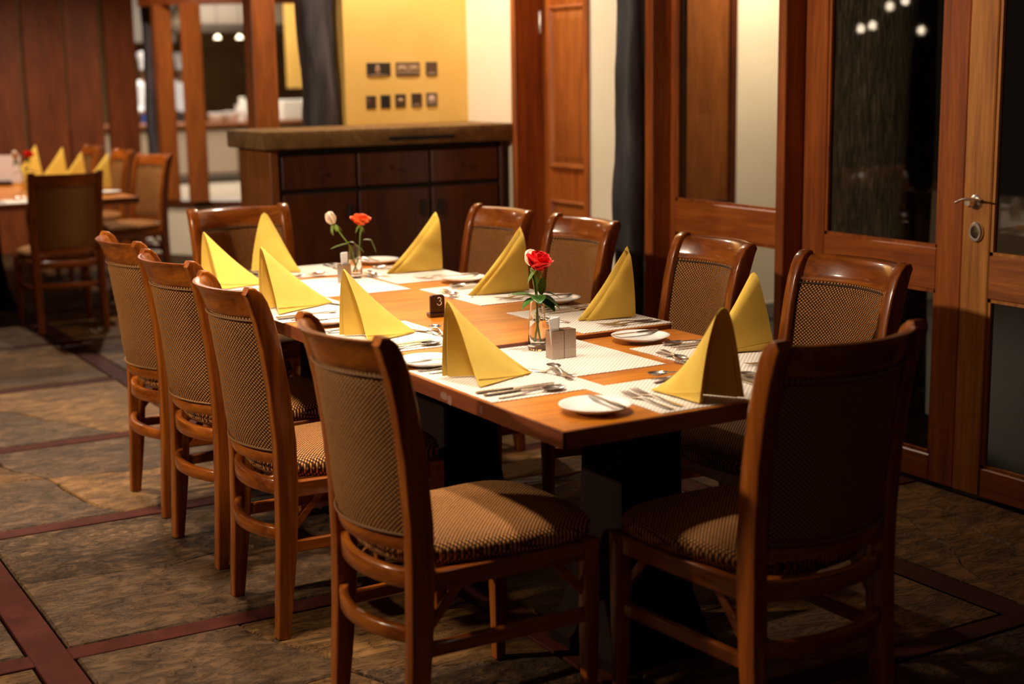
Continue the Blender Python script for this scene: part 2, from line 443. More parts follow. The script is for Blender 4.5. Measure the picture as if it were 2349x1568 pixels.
for i in range(len(XS) - 1):
    for j in range(len(YS) - 1):
        x0 = XS[i] + SW + .003; x1 = XS[i+1] - (SW if i < len(XS) - 2 else 0) - .003
        y0 = YS[j] + SW*.8 + .003; y1 = YS[j+1] - SW*.8 - .003
        polys = [[V2(x0, y0), V2(x1, y0), V2(x1, y1), V2(x0, y1)]]
        key = (XS[i], YS[j])
        cuts = CUSTOM.get(key)
        if cuts is None:
            cuts = []
            for k in range(rng.choice([1, 2, 2])):
                a = rng.choice([rng.uniform(-.5, .5), PI/2 + rng.uniform(-.5, .5)])
                cuts.append(((rng.uniform(x0 + .3*(x1-x0), x0 + .7*(x1-x0)), rng.uniform(y0 + .35, y1 - .35)), (math.cos(a), math.sin(a))))
        for (p, n) in cuts:
            nv = V2(*n).normalized(); out = []
            for q in polys:
                a, b = clip(q, V2(*p), nv)
                for h in (a, b):
                    if len(h) > 2:
                        ar = abs(sum(h[k].x * h[(k+1) % len(h)].y - h[(k+1) % len(h)].x * h[k].y for k in range(len(h)))) / 2
                        if ar > .02: out.append(h)
            polys = out
        ms = MATS.get(key)
        for k, q in enumerate(polys):
            mt = ms[k % len(ms)] if ms else rng.choice(['stone_a', 'stone_b', 'stone_a', 'stone_d', 'stone_c'])
            flag(q, (x0, x1, y0, y1), M[mt], rng.uniform(-.003, .002))
kf = struct(part('floor', bx(2.45, 12, 4.75, 24, -.12, -.004), M['kfloor'], smooth=False))
kf2 = struct(part('floor', bx(-2, 2.45, 11.2, 24, -.12, -.004), M['kfloor'], smooth=False))
gr = struct(part('ground', bx(2.45, 9, -6, 4.4, -.12, -.05), M['black'], smooth=False))
struct(part('ceiling', bx(-6, 2.45, -6, 11, 3.0, 3.1), M['ceiling'], smooth=False))

# ------------------------------------------------------------------ walls
wf = struct(part('wall_far', bx(1.558, 2.30, 4.6, 4.74, 0, 3.0), M['yellow'], smooth=False))
wr = sempty('wall_right')
part('wall_section', bx(2.30, 2.44, 4.09, 4.74, 0, 3.0), M['cream'], wr, smooth=False)
part('wall_section', bx(2.30, 2.44, 2.78, 3.38, 0, 3.0), M['cream'], wr, smooth=False)
part('wall_section', bx(2.30, 2.44, 3.38, 4.09, 2.25, 3.0), M['cream'], wr, smooth=False)
struct(part('wall_left', bx(-4.75, -4.6, -6, 11, 0, 3.0), M['cabinet'], smooth=False))
struct(part('wall_far', bx(-4.6, .29, 10.8, 10.95, 0, 3.0), M['panel'], smooth=False))
# inner wooden door in a deep frame
d2 = sempty('door_2')
part('jamb', bx(2.285, 2.50, 4.055, 4.10, 0, 2.25), M['joinery'], d2, .003)
part('jamb', bx(2.285, 2.50, 3.37, 3.41, 0, 2.25), M['joinery'], d2, .003)
part('lintel', bx(2.285, 2.50, 3.37, 4.10, 2.21, 2.27), M['joinery_y'], d2, .003)
lf = part('door_leaf', bx(2.455, 2.495, 3.41, 4.055, .01, 2.21), M['joinery'], d2, .003)
for (z0, z1) in ((.12, .86), (1.02, 1.86), (1.95, 2.15)):
    pn = MB()
    a = .075
    fr = [[(2.452, 3.41 + a, z0), (2.452, 4.055 - a, z0), (2.452, 4.055 - a, z1), (2.452, 3.41 + a, z1)],
          [(2.440, 3.41 + a + .012, z0 + .012), (2.440, 4.055 - a - .012, z0 + .012), (2.440, 4.055 - a - .012, z1 - .012), (2.440, 3.41 + a + .012, z1 - .012)],
          [(2.452, 3.41 + a + .035, z0 + .035), (2.452, 4.055 - a - .035, z0 + .035), (2.452, 4.055 - a - .035, z1 - .035), (2.452, 3.41 + a + .035, z1 - .035)],
          [(2.446, 3.41 + a + .07, z0 + .07), (2.446, 4.055 - a - .07, z0 + .07), (2.446, 4.055 - a - .07, z1 - .07), (2.446, 3.41 + a + .07, z1 - .07)]]
    pn.loft(fr, True)
    part('door_panel', pn, M['post'], d2, smooth=False)
for z in (.35, 1.78):
    hg = MB().lathe([(.008, -.06), (.01, -.055), (.01, .055), (.008, .06)], 10, (2.44, 4.048, z))
    part('hinge', hg, M['chrome'], d2)
# charred log posts
def log(name, x, y, r, label, seed, z0=0, z1=3.0):
    mb = MB(); secs = []; n = 20; m = 44
    for i in range(m):
        z = z0 + (z1 - z0) * i / (m - 1); s = []
        ox = .022 * noise.noise(Vector((seed, z * 1.3, 0))); oy = .022 * noise.noise(Vector((seed, z * 1.3, 9)))
        for j in range(n):
            a = 2*PI*j/n
            rr = r * (1 + .20 * noise.noise(Vector((math.cos(a) * 1.2 + seed, math.sin(a) * 1.2, z * 2.6))) + .09 * noise.noise(Vector((math.cos(a) * 4, math.sin(a) * 4 + seed, z * 8))))
            s.append((ox + rr * math.cos(a), oy + rr * math.sin(a), z))
        secs.append(s)
    mb.loft(secs, True)
    o = part(name, mb, M['logmat'], angle=80); o.location = (x, y, 0)
    return tag(o, label, 'post')
log('log_post', 2.195, 2.872, .074, 'rough blackened log post between the cream wall and the glazed screen', 3.1)
log('log_post', 1.455, 4.71, .098, 'thick blackened log post at the left end of the yellow wall', 8.7)
log('log_post', 2.225, 10.3, .055, 'slim black post standing between the far wooden panels and the kitchen opening', 5.2)

# glazed screen on the right: frame posts, windows and the door
def wpost(n, y0, y1):
    struct(part('trim_%d' % n, bx(2.20, 2.36, y0, y1, 0, 3.0), M['joinery'], None, .004))
wpost(1, 2.717, 2.775)
wpost(2, 1.832, 1.882)
def leafpanel(name, y0, y1, sl, sr, zb, zm0, zm1, mat, maty, x0=2.30, x1=2.345, glaze=True):
    g = sempty(name)
    part('stile', bx(x0, x1, y1 - sl, y1, 0.01, 2.95), mat, g, .004)
    part('stile', bx(x0, x1, y0, y0 + sr, 0.01, 2.95), mat, g, .004)
    for (a, b) in ((0.01, zb), (zm0, zm1), (2.80, 2.95)):
        part('rail', bx(x0 + .002, x1 - .002, y0 + sr, y1 - sl, a, b), maty, g, .004)
    for (a, b) in ((zb, zm0), (zm1, 2.80)):
        part('glass_pane', bx(x0 + .020, x0 + .025, y0 + sr, y1 - sl, a, b), M['pane'], g, smooth=False)
        # glazing beads
        for (p, q, c, d) in ((y0 + sr, y1 - sl, a, a + .012), (y0 + sr, y1 - sl, b - .012, b), (y0 + sr, y0 + sr + .012, a, b), (y1 - sl - .012, y1 - sl, a, b)):
            part('glazing_bead', bx(x0 + .008, x0 + .020, p, q, c, d), mat, g)
    return g
leafpanel('window_1', 1.882, 2.717, .035, .012, .11, .80, .945, M['joinery'], M['joinery_y'])
leafpanel('window_2', .999, 1.832, .125, .118, .11, .725, .877, M['joinery'], M['joinery_y'])
dr = leafpanel('door_1', .10, .994, .122, .12, .115, .722, .874, M['door_worn'], M['door_worn_y'], 2.295, 2.34)
struct(part('trim_3', bx(2.20, 2.36, .03, .095, 0, 3.0), M['joinery'], None, .004))
wr2 = sempty('wall_right')
part('wall_section', bx(2.30, 2.44, -6, .03, 0, 3.0), M['cabinet'], wr2, smooth=False)
# lever handle and lock on the door
hd = part('handle', MB().lathe([(.026, 0), (.026, .006), (.022, .010), (.012, .012), (.012, .045)], 24), M['chrome'], dr)
hd.rotation_euler = (0, -PI/2, 0); hd.location = (2.295, .935, 1.055)
lev = MB(); secs = []
for k in range(9):
    s = k / 8
    y = -.005 + .02 - .115 * (s - .35) ; xz = .050 + .004 * math.sin(s * PI)
    hw = .012 - .006 * abs(s - .35) ; th = .006 - .0035 * s
    zz = .006 * math.sin(s * PI) + .008 * s - .012 * max(0, .3 - s) * 2
    secs.append([(-xz + hw * math.cos(a) , y, zz + th * math.sin(a)) for a in [2*PI*j/10 for j in range(10)]])
lev.loft(secs, True)
lv = part('lever', lev, M['chrome'], dr); lv.location = (2.295, .925, 1.06)
lk = part('lock_cylinder', MB().lathe([(.029, 0), (.029, .010), (.026, .014), (.019, .014), (.019, .011), (.001, .011)], 28), M['chrome'], dr)
lk.rotation_euler = (0, -PI/2, 0); lk.location = (2.295, .925, .952); lk.scale = (1.22, 1, 1)
lf_ = part('lock_face', MB().lathe([(.0185, .0108), (.0185, .0118), (.016, .0126), (.001, .0126)], 24), plain('dark_brass', (.16, .11, .07), .4, 1), dr)
lf_.rotation_euler = (0, -PI/2, 0); lf_.location = (2.295, .925, .952); lf_.scale = (1.22, 1, 1)
kc = part('keyway', bx(-.0015, .0015, -.009, .009, 0, .0125), M['black'], dr); kc.rotation_euler = (PI/2, 0, PI/2); kc.location = (2.2945, .925, .948)
kc.rotation_euler = (0, -PI/2, 0)
# outside the glass: lit wall, shuttered door, tree trunk
ew = struct(part('wall_outside', bx(2.60, 5.0, 4.5, 4.70, -.05, 3.2), M['cream'], smooth=False))
struct(part('baseboard_outside', bx(2.60, 5.0, 4.485, 4.5, -.05, .05), plain('grey_baseboard', (.2, .19, .17), .6), smooth=False))
d3 = sempty('door_3')
part('door_leaf', bx(3.60, 4.03, 4.455, 4.5, -.05, 2.3), M['cabinet_side'], d3, .004)
part('jamb', bx(4.03, 4.085, 4.44, 4.5, -.05, 2.35), M['cabinet'], d3, .004)
part('jamb', bx(3.545, 3.60, 4.44, 4.5, -.05, 2.35), M['cabinet'], d3, .004)
part('rail', bx(3.60, 4.03, 4.449, 4.458, .62, .74), M['cabinet'], d3, .002)
trk = MB(); secs = []
for i in range(40):
    z = -.1 + 4.0 * i / 39; s = []
    for j in range(28):
        a = 2*PI*j/28
        rr = .235 * (1 + .10 * noise.noise(Vector((math.cos(a) * 2, math.sin(a) * 2, z * .5))) + .05 * noise.noise(Vector((math.cos(a) * 9, math.sin(a) * 9, z * 1.2))))
        s.append((rr * math.cos(a), rr * math.sin(a), z))
    secs.append(s)
trk.loft(secs, True)
tr = part('tree_trunk', trk, M['bark'], angle=80); tr.location = (3.12, 2.26, 0)
tag(tr, 'rough dark tree trunk seen outside through the glazed panel by the door', 'tree')

# ------------------------------------------------------------------ partition and kitchen beyond
def board(name, x0, x1, y, th, label, mat='panel', z0=0, z1=3.0, rz=0):
    o = part(name, bx(-(x1-x0)/2, (x1-x0)/2, -th/2, th/2, z0, z1), M[mat], None, .006)
    o.location = ((x0+x1)/2, y, 0); o.rotation_euler.z = rz
    return o
g = 'tall wooden panels behind the far table'
for (a, b, yy, rz, lb) in ((.30, 1.215, 10.80, 0, 'broad red-brown wooden panel at the far left behind the vase of roses'),
                       (1.235, 1.59, 10.78, .06, 'red-brown wooden panel behind the two tallest far napkins'),
                       (1.60, 1.895, 10.74, -.06, 'red-brown wooden panel left of the narrow light slit'),
                       (1.94, 2.215, 10.72, .05, 'dark red-brown wooden panel right of the narrow light slit')):
    tag(board('partition_screen', a, b, yy, .06, lb, rz=rz), lb, 'panel', g)
# curved plinth with dark sill
ARC = []
for k in range(15):
    s = k / 14; a = math.radians(200 + 75 * s)
    ARC.append((3.30 + 1.28 * math.cos(a), 10.55 + 1.35 * math.sin(a)))
pl = MB(); secs = []
for (x, y) in ARC:
    c = Vector((3.30 - x, 10.55 - y)); c.normalize()
    secs.append([(x, y, 0), (x + c.x*.14, y + c.y*.14, 0), (x + c.x*.14, y + c.y*.14, .43), (x, y, .43)])
pl.loft(secs, True)
cw = struct(part('wall_plinth', pl, M['cream'], angle=30))
sl = MB(); secs = []
for (x, y) in ARC:
    c = Vector((3.30 - x, 10.55 - y)); c.normalize()
    secs.append([(x - c.x*.03, y - c.y*.03, .43), (x + c.x*.18, y + c.y*.18, .43), (x + c.x*.18, y + c.y*.18, .475), (x - c.x*.03, y - c.y*.03, .475)])
sl.loft(secs, True)
struct(part('trim_4', sl, M['cabinet'], angle=30))
bm_ = MB(); secs = []
for (x, y) in ARC:
    c = Vector((3.30 - x, 10.55 - y)); c.normalize()
    secs.append([(x - c.x*.02, y - c.y*.02, 2.13), (x + c.x*.13, y + c.y*.13, 2.13), (x + c.x*.13, y + c.y*.13, 2.30), (x - c.x*.02, y - c.y*.02, 2.30)])
bm_.loft(secs, True)
struct(part('trim_5', bm_, M['panel'], angle=30))
def wp(x0, x1, y0, y1, z0, z1, label):
    o = part('wooden_post', bx(-(x1-x0)/2, (x1-x0)/2, -(y1-y0)/2, (y1-y0)/2, z0, z1), M['post'], None, .006)
    o.location = ((x0+x1)/2, (y0+y1)/2, 0)
    return tag(o, label, 'post')
wp(2.15, 2.29, 9.83, 9.95, .475, 2.13, 'orange-brown wooden post right of the slim black post on the curved sill')
wp(2.275, 2.43, 9.47, 9.57, .475, 2.13, 'orange-brown wooden post left of the wide kitchen opening')
wp(1.093, 1.229, 4.72, 4.84, 0, 3.0, 'tall orange-brown wooden post just behind the left end of the stone-topped sideboard')
struct(part('glass_pane', bx(1.23, 1.37, 4.76, 4.766, 1.2, 3.0), M['pane'], smooth=False))
# kitchen
struct(part('wall_kitchen', bx(0, 12, 22.0, 22.2, 0, 3.6), M['kwall'], smooth=False))
struct(part('wall_kitchen', bx(5.02, 5.9, 14.0, 14.1, 1.38, 3.2), M['yellow'], smooth=False))
struct(part('ceiling', bx(2.45, 12, 4.75, 22, 3.2, 3.3), M['kwhite'], smooth=False))
struct(part('wall_kitchen', bx(4.9, 5.95, 21.2, 21.4, 2.10, 2.9), M['kwhite'], smooth=False))
ct = thing('kitchen_counter', 'long kitchen counter with pale front panels seen beyond the posts', 'counter', (0, 18.1, 0))
part('worktop', bx(3.4, 9.0, -.05, .85, .82, .87), M['cabinet_side'], ct, .005)
part('body', bx(3.45, 8.95, .02, .80, .10, .82), M['cabinet'], ct)
for k in range(9):
    part('front_panel', bx(3.5 + k*.6, 3.5 + k*.6 + .50, 0, .03, .14, .76), M['kpanel'], ct, .004)
hood = thing('extractor_hood', 'dull metal extractor hood over the kitchen counter', 'hood', (6.3, 19.4, 0))
hb = MB(); hb.loft([[(-1.1, -.6, 2.2), (1.1, -.6, 2.2), (1.1, .6, 2.2), (-1.1, .6, 2.2)], [(-1.1, -.6, 2.3), (1.1, -.6, 2.3), (1.1, .6, 2.3), (-1.1, .6, 2.3)], [(-.35, -.3, 3.0), (.35, -.3, 3.0), (.35, .3, 3.0), (-.35, .3, 3.0)]], True)
part('canopy', hb, plain('dull_hood_metal', (.13, .095, .06), .5), hood, .01)
part('edge_strip', bx(-1.12, 1.12, -.63, -.60, 2.19, 2.31), M['brushed'], hood)
for k, x in enumerate((5.72, 6.06)):
    o = part('lamp_bowl', MB().lathe([(.01, .06), (.02, .05), (.045, .015), (.05, 0), (.04, 0), (.015, .035)], 20), M['tubeglow'])
    o.location = (x, 18.5, 2.08)
    part('cord', MB().tube([(0, 0, .1), (0, 0, 1.12)], .006, 6), M['kdark'], o)
    tag(o, 'small glowing lamp hanging over the kitchen counter, ' + ('left' if k == 0 else 'right') + ' one', 'lamp', 'kitchen lamps')
def bowl(r, h): return MB().lathe([(r*.45, 0), (r*.8, h*.35), (r, h), (r*.95, h), (r*.72, h*.4), (.001, h*.12)], 20)
def tumbler(r, h): return MB().lathe([(r*.75, 0), (r, h), (r*.93, h), (r*.7, h*.08), (.001, h*.07)], 16)
rk = random.Random(5)
for k in range(4):
    o = part('bowl', bowl(rk.uniform(.1, .15), rk.uniform(.09, .15)), M['china']); o.location = (5.55 + k*.27, 18.25 + .1*(k % 2), .87)
    tag(o, 'white bowl on the kitchen counter, number %s from the left post' % ('one two three four'.split()[k]), 'bowl', 'bowls on the kitchen counter')
gm = plain('stacked_glass', (.85, .8, .7), .1, spec=.8)
for k in range(10):
    o = part('drinking_glass', tumbler(.05, rk.uniform(.2, .36)), gm); o.location = (6.05 + (k % 5)*.13, 18.5 + (k // 5)*.16, .87)
    tag(o, 'upright glass among the glassware on the kitchen counter', 'glass', 'glassware on the kitchen counter')
for k in range(3):
    o = part('crate', bx(-.16, .16, -.14, .14, 0, .30), M['kwhite'], None, .012); o.location = (6.72 + k*.35, 18.3, .87)
    tag(o, 'white box on the kitchen counter behind the log post, %s of three' % ('left middle right'.split()[k]), 'box', 'white boxes on the kitchen counter')
o = part('pot', bowl(.13, .16), plain('red_enamel', (.7, .06, .02), .3)); o.location = (5.30, 18.55, .87)
tag(o, 'red pot on the kitchen counter beside the wooden post', 'pot')
def chef(x, y, rz, lb):
    g = thing('person', lb, 'person', (x, y, 0), rz)
    def skin(name, verts, edges, rad, mat, root=0):
        me = bpy.data.meshes.new(name); me.from_pydata(verts, edges, [])
        o = link(name, me, mat, g)
        md = o.modifiers.new('skin', 'SKIN')
        for i, r in enumerate(rad): me.skin_vertices[0].data[i].radius = (r, r) if not isinstance(r, tuple) else r
        me.skin_vertices[0].data[root].use_root = True
        o.modifiers.new('sub', 'SUBSURF').levels = 2; o.modifiers['sub'].render_levels = 2
        return o
    vs = [(0,0,.93), (0,.01,1.12), (0,0,1.34), (0,0,1.45), (0,-.02,1.52), (0,-.03,1.60), (0,-.03,1.70),
          (.17,0,1.41), (.25,-.02,1.14), (.20,-.22,1.02), (.14,-.30,1.0), (-.17,0,1.41), (-.25,-.02,1.14), (-.20,-.22,1.02), (-.14,-.30,1.0),
          (.09,0,.86), (.10,-.01,.48), (.10,.02,.08), (.10,-.12,.04), (-.09,0,.86), (-.10,-.01,.48), (-.10,.02,.08), (-.10,-.12,.04)]
    es = [(0,1),(1,2),(2,3),(3,4),(4,5),(5,6),(3,7),(7,8),(8,9),(9,10),(3,11),(11,12),(12,13),(13,14),(0,15),(15,16),(16,17),(17,18),(0,19),(19,20),(20,21),(21,22)]
    rd = [(.15,.11),(.13,.10),(.15,.11),(.08,.07),(.05,.05),(.075,.09),(.07,.085),.055,.042,.035,.03,.055,.042,.035,.03,.085,.06,.04,.03,.085,.06,.04,.03]
    skin('body', vs, es, rd, M['skin'])
    jv = [vs[i] for i in (0,1,2,3,7,8,9,11,12,13)]
    skin('jacket', jv, [(0,1),(1,2),(2,3),(3,4),(4,5),(5,6),(3,7),(7,8),(8,9)], [(.17,.13),(.15,.12),(.17,.13),(.095,.085),.07,.057,.05,.07,.057,.05], M['fabric_white'])
    ap = MB().loft([[(-.20, -.155, .5), (.20, -.155, .5), (.20, -.14, .5), (-.20, -.14, .5)], [(-.17, -.160, 1.0), (.17, -.160, 1.0), (.17, -.145, 1.0), (-.17, -.145, 1.0)]], True)
    part('apron', ap, M['blue'] if x < 5.2 else M['kdark'], g)
    part('toque', MB().lathe([(.085, 1.655), (.088, 1.72), (.098, 1.78), (.118, 1.86), (.112, 1.90), (.06, 1.915), (.001, 1.917)], 20, (0, -.03, 0)), M['fabric_white'], g)
    return g
chef(4.83, 19.3, .25, 'cook in white jacket and tall hat, left of the slim black post')
chef(5.62, 20.0, -.2, 'cook in white jacket and tall hat, between the two wooden posts')

# ------------------------------------------------------------------ sideboard (waiter station)
sd = thing('sideboard', 'dark wooden sideboard with thick brown stone top against the yellow wall', 'sideboard', (0, 0, 0))
part('body', bx(.985, 2.235, 4.16, 4.58, .08, 1.17), M['black'], sd)
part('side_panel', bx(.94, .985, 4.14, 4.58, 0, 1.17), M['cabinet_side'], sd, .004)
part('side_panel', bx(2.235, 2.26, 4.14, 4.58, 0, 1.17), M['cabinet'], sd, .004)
part('plinth', bx(.985, 2.235, 4.18, 4.56, 0, .08), M['cabinet'], sd)
part('stone_top', bx(.885, 2.292, 4.085, 4.598, 1.17, 1.26), M['granite'], sd, .012, 2)
part('front_dark_strip', bx(1.56, 1.93, 4.078, 4.086, 1.196, 1.214), M['black'], sd)  # thin black strip on the front of the stone top
xs = [.998, 1.408, 1.822, 2.232]
for k in range(3):
    a, b = xs[k] + .004, xs[k+1] - .010
    dwr = part('drawer', bx(a, b, 4.142, 4.162, .968, 1.135), M['cabinet'], sd, .004)
    part('knob', MB().lathe([(.006, 0), (.006, .012), (.013, .018), (.013, .024), (.001, .028)], 14), M['cabinet'], dwr)
    kb = dwr.children[0]; kb.rotation_euler = (PI/2, 0, 0); kb.location = ((a+b)/2, 4.142, 1.05)
    dd = part('cabinet_door', bx(a, b, 4.142, 4.162, .10, .945), M['cabinet'], sd, .004)
    hx = b - .045 if k < 2 else a + .045
    part('handle', bx(hx - .008, hx + .008, 4.125, 4.142, .80, .88), M['black'], dd, .003)
# small pictures on the yellow wall
def picture(x0, x1, z0, z1, label, c, patches):
    g = thing('wall_picture', label, 'picture', ((x0+x1)/2, 4.6, (z0+z1)/2), 0, 'small dark pictures on the yellow wall')
    W, H = (x1-x0)/2, (z1-z0)/2
    part('frame', bx(-W, W, -.004, 0, -H, H), plain('picture_frame', (.05, .035, .025), .5), g, .002)
    part('print', bx(-W + .006, W - .006, -.0048, -.004, -H + .006, H - .006), plain('picture_print', c, .5, bump=.1), g)
    for (a, b, e, f, cc) in patches:
        part('print_motif', MB().lathe([(1, 0), (.9, .001)], 16), plain('picture_motif', cc, .6), g)
        o = g.children[-1]; o.rotation_euler = (PI/2, 0, 0); o.location = (a * W, -.0049, b * H); o.scale = (e * W, f * H, 1)
G1, G2 = (.03, .02, .014), (.28, .17, .10)
picture(1.685, 1.827, 1.515, 1.585, 'wide dark picture with a pale figure, left of the upper row', G1, [(-.1, 0, .22, .75, (.34, .2, .12)), (-.1, -.85, .9, .12, (.2, .12, .08))])
picture(1.858, 2.003, 1.513, 1.586, 'wide grey-brown picture in the middle of the upper row', G2, [(-.5, .1, .38, .4, (.42, .27, .17)), (.5, .1, .36, .38, (.4, .26, .15)), (0, -.75, .9, .2, (.09, .05, .03))])
picture(2.040, 2.110, 1.511, 1.586, 'small square brown picture at the right of the upper row', (.11, .055, .025), [(0, -.7, .8, .2, (.25, .15, .1))])
picture(1.676, 1.735, 1.343, 1.411, 'small dark brown picture at the left of the lower row', (.05, .022, .012), [(-.6, .1, .25, .6, (.14, .06, .03))])
picture(1.761, 1.821, 1.343, 1.414, 'small black picture, second in the lower row', (.008, .008, .008), [])
picture(1.849, 1.913, 1.345, 1.417, 'small dark picture with a white mark, third in the lower row', (.07, .035, .02), [(0, .1, .5, .28, (.5, .32, .2))])
picture(1.947, 2.011, 1.345, 1.419, 'small dark picture with a grey base, fourth in the lower row', (.05, .024, .014), [(0, -.72, .8, .2, (.2, .11, .07))])
picture(2.038, 2.106, 1.347, 1.420, 'small pale picture with a white disc at the right of the lower row', (.22, .14, .1), [(0, .1, .62, .5, (.6, .42, .34)), (0, -.8, .85, .18, (.1, .07, .04))])

# ------------------------------------------------------------------ tables
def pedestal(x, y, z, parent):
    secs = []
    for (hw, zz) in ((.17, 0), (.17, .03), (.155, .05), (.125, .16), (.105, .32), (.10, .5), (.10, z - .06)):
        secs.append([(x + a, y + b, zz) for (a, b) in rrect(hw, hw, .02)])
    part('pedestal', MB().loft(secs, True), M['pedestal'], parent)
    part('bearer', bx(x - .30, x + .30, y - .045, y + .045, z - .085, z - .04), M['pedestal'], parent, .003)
def table(label, x0, x1, y0, y1, z, peds):
    t = thing('dining_table', label, 'table', ((x0+x1)/2, (y0+y1)/2, 0))
    W, L = (x1-x0)/2, (y1-y0)/2
    part('tabletop', bx(-W + .006, W - .006, -L + .006, L - .006, z - .030, z), M['table'], t, .002)
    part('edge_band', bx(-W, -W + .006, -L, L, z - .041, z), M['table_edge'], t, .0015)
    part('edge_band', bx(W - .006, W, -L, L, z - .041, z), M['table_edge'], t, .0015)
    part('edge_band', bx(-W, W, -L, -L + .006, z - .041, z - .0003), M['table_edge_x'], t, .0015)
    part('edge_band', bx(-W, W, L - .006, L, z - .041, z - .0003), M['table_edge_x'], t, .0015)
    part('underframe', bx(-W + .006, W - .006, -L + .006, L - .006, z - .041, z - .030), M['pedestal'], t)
    for (a, b) in peds: pedestal(a - (x0+x1)/2, b - (y0+y1)/2, z, t)
    return t
Z1, Z2 = .75, .762
nt_ = table('nearest dining table, orange-brown top with a worn dark red edge and sharp corner', 0, .97, 0, .909, Z1, [(.5, .46)])
table('long far dining table, slightly taller, pushed against the nearest table', 0, .97, .914, 2.89, Z2, [(.49, 1.42), (.49, 2.4)])
# worn pale scuffs on the near table's edge
for (y, z, a, b) in ((.56, .727, .020, .010), (.53, .722, .012, .013), (.37, .728, .009, .011)):
    pts = []
    for k in range(12):
        an = 2*PI*k/12; q = 1 + .35 * noise.noise(Vector((k * 1.7, y * 9, 0)))
        pts.append((-.4852, y - .4545 + a * q * math.cos(an), z + b * q * math.sin(an)))
    part('scuff', MB().loft([pts, [(p[0] - .0002, p[1], p[2]) for p in pts]], True), plain('worn_scuff', (.24, .11, .075), .6), nt_)

